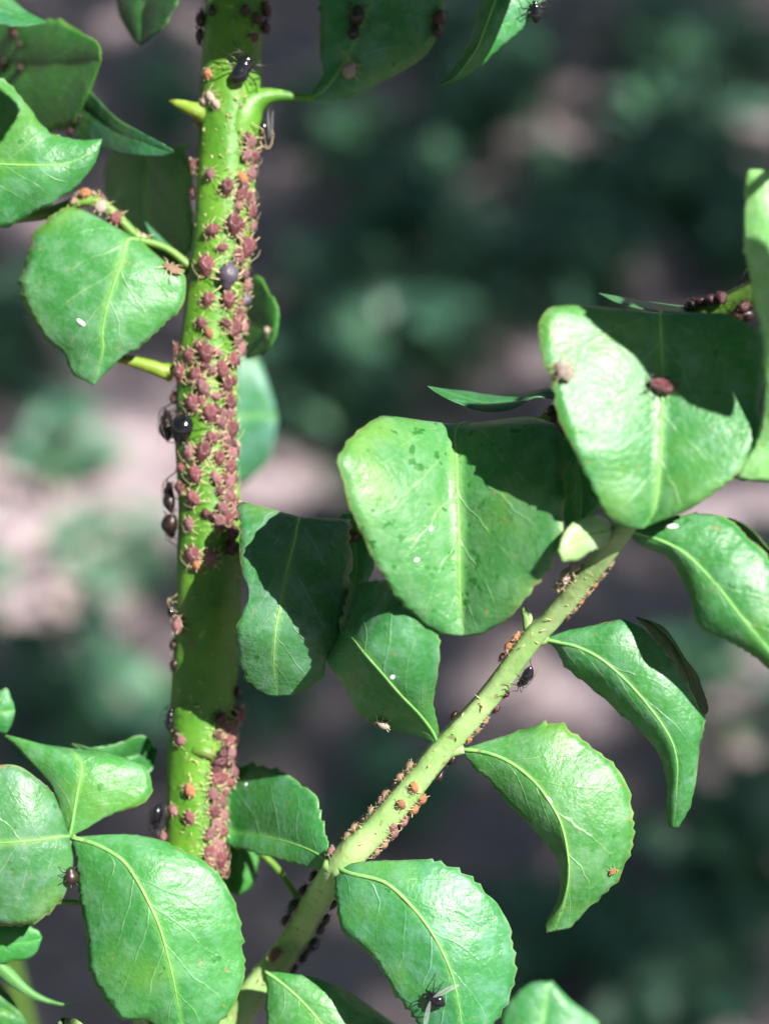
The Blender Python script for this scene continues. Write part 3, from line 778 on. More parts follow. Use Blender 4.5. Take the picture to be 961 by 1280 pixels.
def insect_mesh(name, kind, seed):
    rnd = random.Random(seed)
    if kind == 'slim':
        prof = [(-.5, .02, .2), (-.44, .08, .2), (-.34, .15, .21), (-.18, .21, .22), (-.02, .2, .22), (.10, .17, .22), (.2, .18, .23), (.3, .15, .22), (.36, .10, .2), (.41, .12, .19), (.46, .09, .18), (.5, .02, .17)]
        yz = (1, .95)
    else:
        k = rnd.uniform(.92, 1.08)
        prof = [(-.54, .012, .2), (-.5, .04, .2), (-.455, .10 * k, .2), (-.38, .22 * k, .21), (-.24, .325 * k, .23), (-.06, .36 * k, .24), (.10, .325 * k, .235), (.22, .26, .225), (.30, .215, .21), (.36, .19, .2), (.42, .155, .19), (.47, .10, .18), (.5, .02, .17)]
        yz = (1, .86)
    V, F = ring_geo(prof, 12, yz)
    mi = [0] * len(F)

    def tube(pts, rads, s=4):
        base = len(V)
        for i, (p, r) in enumerate(zip(pts, rads)):
            a = (pts[min(i + 1, len(pts) - 1)] - pts[max(i - 1, 0)]).normalized()
            n1 = a.cross(Vector((0.3, 0.2, 1))).normalized()
            n2_ = a.cross(n1)
            for j in range(s):
                an = 2 * math.pi * j / s
                V.append(p + n1 * math.cos(an) * r + n2_ * math.sin(an) * r)
        for i in range(len(pts) - 1):
            for j in range(s):
                k = (j + 1) % s
                F.append((base + i * s + j, base + i * s + k, base + (i + 1) * s + k, base + (i + 1) * s + j))
                mi.append(1)
        F.append(tuple(base + (len(pts) - 1) * s + j for j in range(s)))
        mi.append(1)
    for sd in (-1, 1):
        for x0, fx, ln in ((.30, .34, .34), (.18, .02, .36), (.06, -.36, .44)):
            fx += rnd.uniform(-.08, .08)
            ln += rnd.uniform(-.05, .06)
            p0 = Vector((x0, sd * .12, .16))
            p1 = Vector((x0 + fx * .45, sd * (.16 + ln * .55), .30))
            p2 = Vector((x0 + fx * .85, sd * (.18 + ln * .95), .06))
            p3 = Vector((x0 + fx * 1.08, sd * (.19 + ln * 1.12), .0))
            tube([p0, p1, p2, p3], [.025, .022, .016, .010])
        if kind != 'slim':
            tube([Vector((-.34, sd * .16, .36)), Vector((-.46, sd * .2, .44)), Vector((-.54, sd * .2, .47))], [.028, .022, .018])
    me = bpy.data.meshes.new(name)
    me.from_pydata([tuple(v) for v in V], [], F)
    me.materials.append(None)
    me.materials.append(None)
    me.polygons.foreach_set('use_smooth', [True] * len(F))
    me.polygons.foreach_set('material_index', mi)
    me.update()
    return me


def antenna_mesh(sd, seed):
    rnd = random.Random(seed)
    pts = [Vector((.44, sd * .06, .24)), Vector((.52, sd * .16, .36)), Vector((.40, sd * .34, .40)), Vector((.12, sd * (.46 + rnd.uniform(-.06, .1)), .40)), Vector((-.12, sd * (.50 + rnd.uniform(-.08, .14)), .36))]
    a, f, u = tube_geo([(p, r) for p, r in zip(pts, (.014, .012, .010, .008, .006))], 4, 3)
    me = bpy.data.meshes.new('antenna')
    me.from_pydata([tuple(v) for v in a], [], f)
    me.materials.append(None)
    me.polygons.foreach_set('use_smooth', [True] * len(f))
    me.update()
    return me


BODIES = [insect_mesh('aphid_body', 'fat', s) for s in range(5)]
SLIM = [insect_mesh('aphid_body', 'slim', s) for s in range(2)]
ANT = {sd: [antenna_mesh(sd, s) for s in range(3)] for sd in (-1, 1)}


def wing_mesh(sd, spread):
    ang = math.radians(spread)
    V, F = [], []
    n = 10
    d = Vector((-math.cos(ang), sd * math.sin(ang), 0.02))
    s = Vector((-math.sin(ang) * 1, -sd * math.cos(ang), 0)) * -1
    base = Vector((.18, sd * .08, .42))
    for i in range(n + 1):
        t_ = i / n
        w = .02 + .17 * math.sin(math.pi * t_ ** 0.75) ** 0.8 * (0.4 + 0.6 * t_)
        c = base + d * (t_ * 1.05)
        for k in (-.35, .2, .65):
            V.append(c + s * (w * k * 1.6) + Vector((0, 0, .015 * math.sin(6 * t_))))
    for i in range(n):
        for k in range(2):
            F.append((i * 3 + k, i * 3 + k + 1, (i + 1) * 3 + k + 1, (i + 1) * 3 + k))
    me = bpy.data.meshes.new('wing')
    me.from_pydata([tuple(v) for v in V], [], F)
    me.materials.append(WING)
    me.polygons.foreach_set('use_smooth', [True] * len(F))
    me.update()
    return me


WINGS = {(sd, sp): wing_mesh(sd, sp) for sd in (-1, 1) for sp in (12, 55)}


def put(o, parent):
    COL.objects.link(o)
    o.parent = parent
    return o


PLACED = []


def insect(name, label, cat, group, pos, nrm, fwd, L, colour, legs=None, wings=None, slim=False, ants=True, fat=(1, 1)):
    fwd = (fwd - nrm * fwd.dot(nrm)).normalized()
    side = nrm.cross(fwd)
    s = L * PXM
    M = Matrix(((fwd.x * s, side.x * s * fat[0], nrm.x * s * fat[1], pos.x), (fwd.y * s, side.y * s * fat[0], nrm.y * s * fat[1], pos.y), (fwd.z * s, side.z * s * fat[0], nrm.z * s * fat[1], pos.z), (0, 0, 0, 1)))
    root = bpy.data.objects.new(name, None)
    root.empty_display_size = 0.3
    COL.objects.link(root)
    root.matrix_world = M
    root['label'] = label
    root['category'] = cat
    if group:
        root['group'] = group
    legm = legs or (LEG_DARK if colour in ('black', 'blackish-brown', 'dark maroon') else LEG_PALE)
    b = put(bpy.data.objects.new('body', random.choice(SLIM if slim else BODIES)), root)
    for i, m_ in enumerate((BODY[colour], legm)):
        b.material_slots[i].link = 'OBJECT'
        b.material_slots[i].material = m_
    if ants:
        for sd in (-1, 1):
            a_ = put(bpy.data.objects.new('antenna', random.choice(ANT[sd])), root)
            a_.material_slots[0].link = 'OBJECT'
            a_.material_slots[0].material = legm
    if wings:
        for sd in (-1, 1):
            put(bpy.data.objects.new('wing', WINGS[(sd, wings)]), root)
    PLACED.append(root)
    return root


def ordinal(i):
    w = ['first', 'second', 'third', 'fourth', 'fifth', 'sixth', 'seventh', 'eighth', 'ninth', 'tenth', 'eleventh', 'twelfth', 'thirteenth', 'fourteenth', 'fifteenth', 'sixteenth', 'seventeenth', 'eighteenth', 'nineteenth', 'twentieth']
    return w[i] if i < 20 else 'twenty-' + w[i - 20]


BR, PK, OR, DM, SG, BK, BB, ST, WH = 'brick-red', 'dusky pink', 'orange-tan', 'dark maroon', 'slate grey', 'black', 'blackish-brown', 'straw-brown', 'whitish'
# ---- main stem colony: x, y, length, colour, heading (degrees from "head up the stem")
MAIN = [
    (335, 11, 21, DM, 30), (344, 33, 18, DM, 10), (250, 22, 22, BB, 0), (247, 44, 20, BB, 160), (318, 46, 14, BR, 90), (366, 6, 16, BR, 80), (322, 22, 15, DM, 40), (307, 12, 15, DM, 140), (264, 12, 15, BB, 10),
    (235, 207, 20, BR, 170), (229, 240, 17, DM, 10), (262, 217, 17, PK, 15), (284, 233, 21, BR, 180), (314, 178, 21, PK, 170), (319, 196, 20, BR, 180), (310, 171, 15, BR, 20), (316, 216, 20, PK, 10), (304, 223, 18, OR, 40),
    (302, 243, 19, BR, 165), (314, 247, 19, PK, 5), (316, 264, 22, BR, 175), (299, 258, 13, PK, 60), (265, 287, 22, BR, 95), (294, 280, 28, BR, 190), (278, 309, 16, BR, 120), (311, 309, 30, BR, 178), (257, 331, 27, BR, 185),
    (307, 341, 20, PK, 30), (310, 357, 18, PK, 200), (308, 375, 20, SG, 160), (260, 374, 20, BR, 180), (286, 374, 22, BR, 200), (252, 404, 18, BR, 40), (261, 416, 15, OR, 200), (284, 404, 18, BR, 230), (296, 410, 22, BR, 170),
    (306, 408, 20, PK, 10), (300, 394, 18, BR, 35), (298, 425, 17, PK, 190), (302, 437, 20, PK, 160), (293, 449, 21, BR, 20), (209, 437, 20, BR, 175), (235, 444, 21, BR, 180), (257, 441, 27, BR, 185), (224, 466, 24, BR, 182),
    (243, 468, 22, BR, 170), (279, 462, 24, BR, 15), (285, 481, 22, BR, 195), (254, 484, 23, PK, 25), (240, 504, 24, BR, 188), (263, 516, 24, BR, 178), (289, 502, 22, BR, 10), (277, 527, 20, PK, 200), (291, 536, 24, BR, 175), (270, 495, 14, PK, 70),
    (288, 518, 18, PK, 160), (200, 496, 17, DM, 10), (235, 565, 22, PK, 182), (254, 564, 26, BR, 170), (275, 572, 21, BR, 190), (291, 566, 22, PK, 10), (289, 584, 24, BR, 178), (243, 592, 26, BR, 200), (225, 584, 16, BR, 90),
    (270, 597, 18, PK, 15), (288, 603, 22, PK, 180), (224, 610, 20, BR, 175), (241, 622, 22, BR, 215), (287, 620, 20, PK, 25), (280, 636, 22, PK, 200), (293, 625, 19, BR, 10), (276, 653, 22, PK, 210), (287, 648, 20, BR, 170), (295, 637, 18, PK, 190),
    (236, 655, 19, PK, 195), (240, 694, 26, BR, 190), (246, 706, 17, OR, 30), (263, 697, 23, PK, 178), (292, 667, 22, DM, 180), (290, 684, 20, DM, 10),
    (226, 523, 16, PK, 30), (270, 545, 13, PK, 150), (272, 440, 14, PK, 60), (266, 463, 14, PK, 140), (302, 296, 14, PK, 20), (300, 324, 16, PK, 70),
    # in the deep shade and the lower colony
    (222, 781, 22, PK, 5), (216, 806, 15, BB, 10), (217, 832, 16, BB, 170), (225, 926, 16, PK, 80), (219, 918, 14, BB, 60), (277, 898, 18, DM, 120), (304, 894, 26, BR, 165), (309, 925, 17, BR, 95), (292, 911, 20, PK, 20), (297, 926, 18, PK, 190),
    (277, 953, 22, DM, 100), (290, 942, 20, PK, 185), (292, 964, 22, PK, 10), (287, 978, 20, BR, 60), (237, 988, 19, OR, 30), (215, 1013, 18, PK, 60), (237, 1022, 19, BR, 195), (203, 1047, 18, PK, 120), (267, 993, 19, PK, 20), (279, 1003, 20, PK, 190),
    (269, 1015, 18, BR, 170), (281, 1019, 19, PK, 15), (264, 1042, 20, PK, 150), (280, 1038, 21, BR, 20), (272, 1030, 16, PK, 80), (276, 1074, 26, BR, 178), (273, 1056, 18, PK, 30), (281, 1088, 18, BR, 185), (299, 866, 17, BB, 20), (283, 990, 15, PK, 100), (284, 928, 15, BR, 60),
    (300, 952, 16, PK, 150), (295, 978, 15, PK, 20),
]


xr = random.Random(77)
for _ in range(78):
    if xr.random() < .72:
        y = xr.uniform(185, 660)
        band = (.55, 1.0) if xr.random() < .75 else (-.55, .55)
    else:
        y = xr.uniform(905, 1085)
        band = (.5, 1.0)
    if band[0] < 0 and y < 420:
        y = xr.uniform(430, 660)
    cx_ = 284 + (y - 180) * (-.05 if y < 300 else 0)
    for (p_, r_), (q_, r2_) in zip(MAINP, MAINP[1:]):
        if p_.y <= y <= q_.y:
            cx_ = p_.x + (q_.x - p_.x) * (y - p_.y) / (q_.y - p_.y)
    x = cx_ + 38 * xr.uniform(*band)
    if math.hypot(x - 227, y - 536) < 26 or math.hypot(x - 286, y - 345) < 22:
        continue
    MAIN.append((round(x), round(y), xr.uniform(12, 20), xr.choice([BR, BR, BR, PK, DM]), xr.choice([0, 180, 180, 180]) + xr.uniform(-45, 45)))


SECT = [(0, 120, 'above the spur'), (120, 345, 'from spur to grey aphid'), (345, 536, 'from grey to black aphid'),
        (536, 715, 'from black aphid to shade'), (715, 885, 'in the deep shade'), (885, 1200, 'below the deep shade')]


def center_x(y):
    for (p, r), (p2, r2) in zip(MAINP, MAINP[1:]):
        if p.y <= y <= p2.y:
            k = (y - p.y) / (p2.y - p.y)
            return p.x + (p2.x - p.x) * k, r
    return 260, 38


cells = {}
for i, (x, y, L, c_, h) in enumerate(MAIN):
    cx, r = center_x(y)
    k = (x - cx) / r
    colname = 'left edge' if k < -0.62 else ('right edge' if k > 0.62 else ('middle' if k < 0.2 else 'right half'))
    sec = next(n for a_, b_, n in SECT if a_ <= y < b_)
    cells.setdefault((colname, sec), []).append((y, i))
LABELS = {}
for (colname, sec), v in cells.items():
    v.sort()
    for k, (_, i) in enumerate(v):
        c_ = MAIN[i][3]
        n = 'only one on' if len(v) == 1 else f'{ordinal(k)} from top on'
        LABELS[i] = f"{c_} aphid, {n} thick stem's {colname}, {sec}"
for i, (x, y, L, c_, h) in enumerate(MAIN):
    p0, n_, ax = on_path(MAINP, x, y, L)
    f_ = Matrix.Rotation(math.radians(h + random.uniform(-12, 12)), 3, n_) @ (-ax)
    insect('aphid', LABELS[i], 'aphid', 'aphids feeding on the thick stem', p0, n_, f_, L * random.uniform(.98, 1.1), c_, fat=(random.uniform(.9, 1.05), random.uniform(.9, 1.1)))


def single(path, x, y, L, colour, heading, name, label, cat='aphid', group=None, edge=False, **kw):
    p0, n_, ax = on_path(path, x, y, L, edge)
    f_ = Matrix.Rotation(math.radians(heading), 3, n_) @ (-ax)
    return insect(name, label, cat, group, p0, n_, f_, L, colour, **kw)


single(MAINP, 227, 536, 40, BK, 160, 'black_aphid', 'round glossy black aphid on the thick stem, fattest of all the insects', fat=(1.15, 1.2))
single(MAINP, 286, 345, 36, SG, 180, 'grey_aphid', 'smooth swollen slate-grey aphid among the red ones on the thick stem', fat=(.95, 1.05), ants=False)
single(MAINP, 303, 88, 40, BK, -25, 'winged_aphid', 'glossy black aphid with pale antennae on the thick stem just above the node', slim=True, fat=(1.3, 1.2), legs=LEG_DARK)
single(MAINP, 338, 166, 36, BK, 190, 'winged_aphid', 'black long-legged aphid clinging to the thick stem right of the node', slim=True, legs=LEG_PALE, wings=12, fat=(1.1, 1.1))
single(MAINP, 203, 532, 40, BB, 10, 'winged_aphid', 'blackish winged aphid on the stem edge beside the round black aphid', slim=True, wings=12, legs=LEG_DARK, fat=(1.2, 1.3))
single(MAINP, 209, 622, 40, BB, 15, 'winged_aphid', 'blackish winged aphid on the shaded stem edge, upper of two against the pink ground', slim=True, wings=12, fat=(1.1, 1.1))
single(MAINP, 208, 657, 34, BB, 150, 'winged_aphid', 'dark brown aphid on the shaded stem edge, lower of two against the pink ground', fat=(1, 1.1))
single(MAINP, 212, 762, 26, BK, 20, 'winged_aphid', 'small black aphid with pale hind legs above the orange-tan aphid in shade', slim=True, legs=LEG_PALE)
single(MAINP, 211, 900, 30, BK, 5, 'winged_aphid', 'small black aphid sticking out from the shaded stem above the low leaf', slim=True)
single(MAINP, 191, 1021, 36, BK, 170, 'winged_aphid', 'black aphid with clear wings just above the low broad leaf, off the stem edge', slim=True, wings=12, fat=(1.3, 1.3))

# shed skins and debris at the node
for (x, y, L, h, lab) in ((262, 120, 17, 30, 'whitish shed skin in the fork of the yellow spur, nearest the stem middle'), (254, 127, 15, 100, 'whitish shed skin in the fork of the yellow spur, nearest the spur'),
                          (270, 130, 13, 200, 'whitish shed skin on the node, lowest of the three in the fork')):
    single(MAINP, x, y, L, WH, h, 'shed_skin', lab, 'shed skin', 'shed skins at the node', legs=LEG_PALE)
single(MAINP, 231, 150, 15, OR, 60, 'aphid', 'orange-tan aphid hanging under the yellow spur')
single(MAINP, 259, 92, 16, OR, 0, 'aphid', 'orange-tan aphid on the stem edge above the yellow spur')
single(MAINP, 298, 556, 12, WH, 0, 'shed_skin', 'whitish shed skin on the sunny stem edge level with the round black aphid', 'shed skin', legs=LEG_PALE)

# ---- leaning shoot
LEAN = [
    (518, 985, 14, OR, 60, 'sunny face'), (502, 1006, 13, OR, 80, 'sunny face'), (491, 1035, 12, PK, 20, 'sunny face'),
    (527, 1001, 18, OR, 10, 'sunlit lower edge'), (521, 1014, 18, OR, 170, 'sunlit lower edge'), (508, 1030, 17, PK, 190, 'sunlit lower edge'), (495, 1046, 18, PK, 20, 'sunlit lower edge'), (485, 1060, 16, ST, 200, 'sunlit lower edge'), (475, 1071, 15, ST, 10, 'sunlit lower edge'),
    (518, 964, 15, ST, 30, 'sunlit upper edge'), (502, 973, 14, ST, 190, 'sunlit upper edge'), (496, 984, 13, BB, 10, 'sunlit upper edge'), (489, 999, 14, ST, 170, 'sunlit upper edge'), (480, 1004, 12, PK, 40, 'sunlit upper edge'), (469, 1019, 13, ST, 60, 'sunlit upper edge'),
    (458, 1031, 12, BB, 10, 'sunlit upper edge'), (451, 1042, 14, ST, 190, 'sunlit upper edge'), (441, 1052, 12, ST, 20, 'sunlit upper edge'), (420, 1071, 14, PK, 20, 'sunlit upper edge'),
    (400, 1101, 15, BB, 10, 'shaded upper edge'), (386, 1118, 18, BB, 185, 'shaded upper edge'), (369, 1134, 22, BB, 10, 'shaded upper edge'), (372, 1158, 18, DM, 170, 'shaded upper edge'),
    (410, 1152, 18, BB, 20, 'shaded lower edge'), (402, 1162, 18, BB, 200, 'shaded lower edge'), (388, 1180, 24, BK, 10, 'shaded lower edge'), (379, 1196, 20, BB, 190, 'shaded lower edge'), (368, 1212, 16, DM, 20, 'shaded lower edge'), (415, 1130, 15, BB, 5, 'shaded lower edge'),
    (343, 1193, 20, PK, 20, 'bottom node'),
    (574, 900, 14, BB, 20, 'upper edge above the second node'), (624, 890, 13, DM, 10, 'lower edge above the second node'), (612, 906, 12, ST, 190, 'lower edge above the second node'), (604, 922, 13, ST, 20, 'lower edge above the second node'), (592, 930, 12, OR, 100, 'lower edge above the second node'), (634, 870, 11, DM, 30, 'lower edge above the second node'),
    (568, 954, 15, BB, 30, 'dark side under the second node'), (553, 974, 16, BB, 190, 'dark side under the second node'), (638, 810, 17, OR, 20, 'dark side under the third node'), (646, 797, 14, OR, 190, 'dark side under the third node'), (633, 826, 12, DM, 20, 'dark side under the third node'),
    (716, 760, 11, ST, 10, 'lower edge near the top node'), (724, 750, 11, OR, 190, 'lower edge near the top node'), (733, 740, 11, ST, 20, 'lower edge near the top node'), (742, 730, 11, OR, 180, 'lower edge near the top node'), (752, 719, 11, ST, 10, 'lower edge near the top node'), (706, 771, 11, DM, 10, 'lower edge near the top node'), (762, 705, 10, ST, 190, 'lower edge near the top node'),
]
cells = {}
for i, e in enumerate(LEAN):
    cells.setdefault(e[5], []).append((e[1], i))
for where, v in cells.items():
    v.sort()
    for k, (_, i) in enumerate(v):
        x, y, L, c_, h, w_ = LEAN[i]
        n = ' on' if len(v) == 1 else f', {ordinal(k)} from top on'
        single(LEANP, x, y, L, c_, h, 'aphid', f"{c_} aphid{n} the leaning shoot's {where}", group='aphids on the leaning shoot', edge=('edge' in where or 'dark side' in where))
single(LEANP, 662, 850, 32, BK, 30, 'winged_aphid', 'large black aphid on the underside of the leaning shoot below the third node', fat=(1.1, 1.2), slim=True)
for (x, y, L, h, n) in ((704, 716, 26, 40, 'largest and palest of the cluster'), (694, 726, 20, 150, 'lowest of the cluster'), (716, 704, 20, 80, 'topmost of the cluster'), (697, 708, 17, 250, 'nearest the spotted leaf')):
    single(LEANP, x, y, L, (WH if L > 18 else DM), h, 'shed_skin' if L > 18 else 'aphid', f'{"whitish shed skin" if L > 18 else "dark maroon aphid"} between spotted leaf and leaning shoot, {n}', 'shed skin' if L > 18 else 'aphid', 'shed skins beside the spotted leaf', legs=LEG_PALE)

# ---- twig behind the big leaves
TW = [(860, 377, 24, BB, 60, 'at its far end, largest'), (876, 376, 18, DM, 80, 'second from the far end'), (889, 374, 18, DM, 110, 'third from the far end'), (901, 371, 17, DM, 70, 'fourth from the far end'), (934, 340, 22, BB, 10, 'next to the bright pale leaf, uppermost'),
      (922, 395, 22, DM, 60, 'below the shaded fork, left one'), (938, 402, 24, BB, 120, 'below the shaded fork, right one'), (930, 384, 17, DM, 200, 'inside the shaded fork'),
      (690, 512, 18, BB, 20, 'left of the big leaf, upper'), (696, 530, 22, DM, 90, 'left of the big leaf, middle'), (699, 545, 18, BB, 190, 'left of the big leaf, lower'),
      (440, 673, 20, DM, 20, 'beside the half-shaded leaf, upper'), (447, 688, 18, BB, 160, 'beside the half-shaded leaf, lower')]
for x, y, L, c_, h, w_ in TW:
    single(TWIGP, x, y, L, c_, h, 'aphid', f'{c_} aphid on the shaded side twig, {w_}', group='aphids on the shaded side twig')
LTW = [(Vector((235, 340, -6)), 6), (Vector((176, 300, 2)), 6.5), (Vector((120, 252, 4)), 7), (Vector((60, 266, 0)), 7.5), (Vector((-30, 280, -10)), 8)]
for x, y, L, c_, h, n, w_ in ((106, 240, 24, OR, 80, 'aphid', 'orange-tan aphid on the thin twig between the two sunlit left leaves'), (101, 228, 18, DM, 30, 'aphid', 'dark maroon aphid above the orange-tan one on the thin left twig'), (92, 250, 14, ST, 60, 'aphid', 'straw-brown aphid at the leaf edge below the orange-tan one'),
                              (126, 258, 20, WH, 100, 'shed_skin', 'whitish shed skin on the thin left twig next to a red aphid'), (145, 272, 20, BR, 110, 'aphid', 'bright brick-red aphid on the thin twig above the large left leaf'), (177, 301, 20, WH, 100, 'shed_skin', 'whitish shed skin on the upper margin of the large left leaf'), (130, 198, 14, DM, 0, 'aphid', 'dark maroon aphid at the tip of the uppermost sunlit left leaf')):
    single(LTW, x, y, L, c_, h, n, w_, 'shed skin' if n == 'shed_skin' else 'aphid', legs=LEG_PALE)

# ---- on leaves


def onleaf(x, y, L, colour, deg, name, label, cat='aphid', **kw):
    r = on_leaf(x, y)
    if r is None:
        return
    d = RIGHT * math.cos(math.radians(deg)) + UP * math.sin(math.radians(deg))
    return insect(name, label, cat, kw.pop('group', None), r[0], r[1], d, L, colour, **kw)


onleaf(824, 484, 34, BR, 172, 'aphid', 'reddish aphid standing on the midrib of the big upper right leaf', legs=LEG_DARK, fat=(.78, .8))
onleaf(703, 466, 26, WH, 120, 'shed_skin', 'pinkish white shed skin at the margin of the big upper right leaf', 'shed skin', legs=LEG_PALE)
onleaf(546, 1247, 25, BK, 145, 'fly', 'small black fly with spread clear wings on the bottom centre leaf', 'fly', wings=55, slim=True, fat=(1.5, 1.2))
onleaf(437, 88, 22, WH, 60, 'shed_skin', 'whitish shed skin at the base of the shaded top leaf', 'shed skin', legs=LEG_PALE)
onleaf(446, 20, 26, BB, 80, 'aphid', 'blackish aphid on the shaded top leaf, upper of two in a line')
onleaf(442, 40, 20, BB, 85, 'aphid', 'blackish aphid on the shaded top leaf, lower of two in a line')
onleaf(547, 22, 22, DM, 70, 'aphid', 'dark maroon aphid on the right margin of the shaded top leaf, upper')
onleaf(544, 38, 18, BB, 100, 'aphid', 'blackish aphid on the right margin of the shaded top leaf, lower')
onleaf(666, 14, 28, BK, 100, 'winged_aphid', 'black aphid on the edge of the narrow folded top leaf', slim=True, fat=(1.2, 1.2))
for k, (x, y, L, c_, dg_) in enumerate(((18, 35, 16, BB, 20), (27, 55, 14, BB, 80), (28, 84, 17, BB, 100), (6, 80, 20, BB, 30), (20, 42, 14, DM, 150))):
    onleaf(x, y, L, c_, dg_, 'aphid', f'{c_} aphid on the shaded topmost left leaf, {ordinal(k)} of five in its dark patch', group='aphids on the shaded left leaf')
onleaf(100, 148, 16, BB, 20, 'aphid', 'blackish aphid on the bluish folded left leaf')
onleaf(91, 163, 15, DM, 60, 'aphid', 'dark maroon aphid on the lower margin of the bluish folded left leaf')
onleaf(86, 1095, 24, BB, 100, 'aphid', 'blackish aphid in the gap between the two lowest left leaves')
onleaf(215, 337, 26, ST, 150, 'shed_skin', 'brown dried skin on the corner of the large left leaf', 'shed skin', ants=False, fat=(.9, .4), legs=LEG_PALE)
onleaf(336, 414, 12, WH, -30, 'shed_skin', 'tiny whitish skin on the small leaf behind the thick stem', 'shed skin', ants=False, legs=LEG_PALE)
onleaf(480, 902, 18, WH, 150, 'shed_skin', 'whitish shed skin on the leaf under the spotted leaf', 'shed skin', legs=LEG_PALE)
onleaf(764, 1089, 11, OR, 40, 'aphid', 'tiny orange-tan aphid on the curved leaf of the leaning shoot')


def fleck(x, y, L, deg, label, k=(1, .5)):
    r = on_leaf(x, y)
    if r is None:
        return
    p0, n_ = r
    d = RIGHT * math.cos(math.radians(deg)) + UP * math.sin(math.radians(deg))
    d = (d - n_ * d.dot(n_)).normalized()
    s_ = n_.cross(d)
    V, F = ring_geo([(-.5, .05, 0), (-.4, .28, .02), (-.15, .42, .05), (.15, .4, .05), (.4, .25, .02), (.5, .04, 0)], 10, (1, .45))
    L *= .72
    W_ = [p0 + d * (v.x * L * PXM) + s_ * (v.y * L * PXM * k[1] * (1 + .2 * noise.noise(v * 9))) + n_ * (v.z * L * PXM * .5) for v in V]
    o = mesh_obj('white_fleck', W_, F, FLECK, None, p0)
    o['label'] = label
    o['category'] = 'fleck'
    o['group'] = 'white flecks on the leaves'


fleck(101, 403, 19, -35, 'long white fleck on the large left leaf', (1, .5))
fleck(490, 847, 10, 60, 'round white fleck on the leaf under the spotted leaf', (1, .9))
fleck(840, 658, 18, -5, 'white fleck on the shoulder of the leaf below the big upper right leaf', (1, .6))
fleck(724, 982, 8, 30, 'round white fleck on the curved leaf of the leaning shoot', (1, .9))
fleck(826, 846, 8, 60, 'white fleck beside the midrib of the sickle-shaped leaf', (1, .8))
fleck(539, 661, 9, 45, 'upper white fleck on the spotted leaf', (1, .8))
fleck(521, 700, 9, 15, 'lower white fleck on the spotted leaf', (1, .8))
fleck(307, 981, 8, 10, 'small white fleck on the leaf between the two stems', (1, .8))
fleck(686, 1000, 13, -50, 'white fleck on the midrib of the curved leaf', (1, .5))
fleck(615, 943, 10, -30, 'pale fleck at the base of the curved leaf', (1, .5))

# ---- pale bristles, cast legs and newborn nymphs between the aphids: nobody could count them
V, F = [], []
rnd = random.Random(5)
for path, n, ylo, yhi in ((MAINP, 300, 60, 720), (MAINP, 110, 880, 1100), (LEANP, 60, 700, 1240)):
    for _ in range(n):
        y = rnd.uniform(ylo, yhi)
        if path is MAINP:
            cx, r = center_x(y)
            x = cx + r * (rnd.uniform(-1.0, 1.0) if rnd.random() < .45 else rnd.uniform(-.1, 1.02))
        else:
            k = rnd.random()
            for (p, r), (p2, r2) in zip(LEANP, LEANP[1:]):
                if p2.y <= y <= p.y:
                    x = p.x + (p2.x - p.x) * (y - p.y) / (p2.y - p.y) + rnd.uniform(-1.1, 1.1) * r
                    break
            else:
                continue
        p0, n_, ax = on_path(path, x, y, 3)
        d = (Matrix.Rotation(rnd.uniform(0, 6.28), 3, n_) @ ax)
        L = rnd.uniform(2.5, 8) * PXM
        w = rnd.uniform(.45, 1.0) * PXM
        s_ = n_.cross(d)
        lift = rnd.uniform(.1, 1.1)
        p1 = p0 + d * L * .5 + n_ * (L * .4 * lift)
        p2_ = p0 + d * L + n_ * (L * .35 * lift)
        b0 = len(V)
        for q_, ww in ((p0, w), (p1, w), (p2_, w * .5)):
            V += [q_ + s_ * ww, q_ - s_ * ww, q_ + n_ * ww * 1.5]
        for i in range(2):
            for j in range(3):
                F.append((b0 + i * 3 + j, b0 + i * 3 + (j + 1) % 3, b0 + (i + 1) * 3 + (j + 1) % 3, b0 + (i + 1) * 3 + j))
        F.append((b0 + 6, b0 + 7, b0 + 8))
hairs = mesh_obj('bristles', V, F, HAIR, plant, P(260, 640, 0), smooth=False)
hairs['kind'] = 'stuff'

# ================================================================== forest floor behind: weeds, litter, and an added, unseen tree that shades it
rnd = random.Random(21)


def blade_leaf(V, F, U, p, d, n, L, w):
    s = d.cross(n).normalized()
    b0 = len(V)
    for t_, k in ((0, .12), (.25, .8), (.55, 1), (.8, .6), (1, .03)):
        c = p + d * (L * t_) + n * (L * .18 * math.sin(math.pi * t_)) - Vector((0, 0, L * .25 * t_ * t_))
        V += [c - s * w * k * .5 + n * (w * .12 * k), c, c + s * w * k * .5 + n * (w * .12 * k)]
        U += [(0, t_), (.5, t_), (1, t_)]
    for i in range(4):
        for j in range(2):
            F.append((b0 + i * 3 + j, b0 + i * 3 + j + 1, b0 + (i + 1) * 3 + j + 1, b0 + (i + 1) * 3 + j))


V, F, U = [], [], []
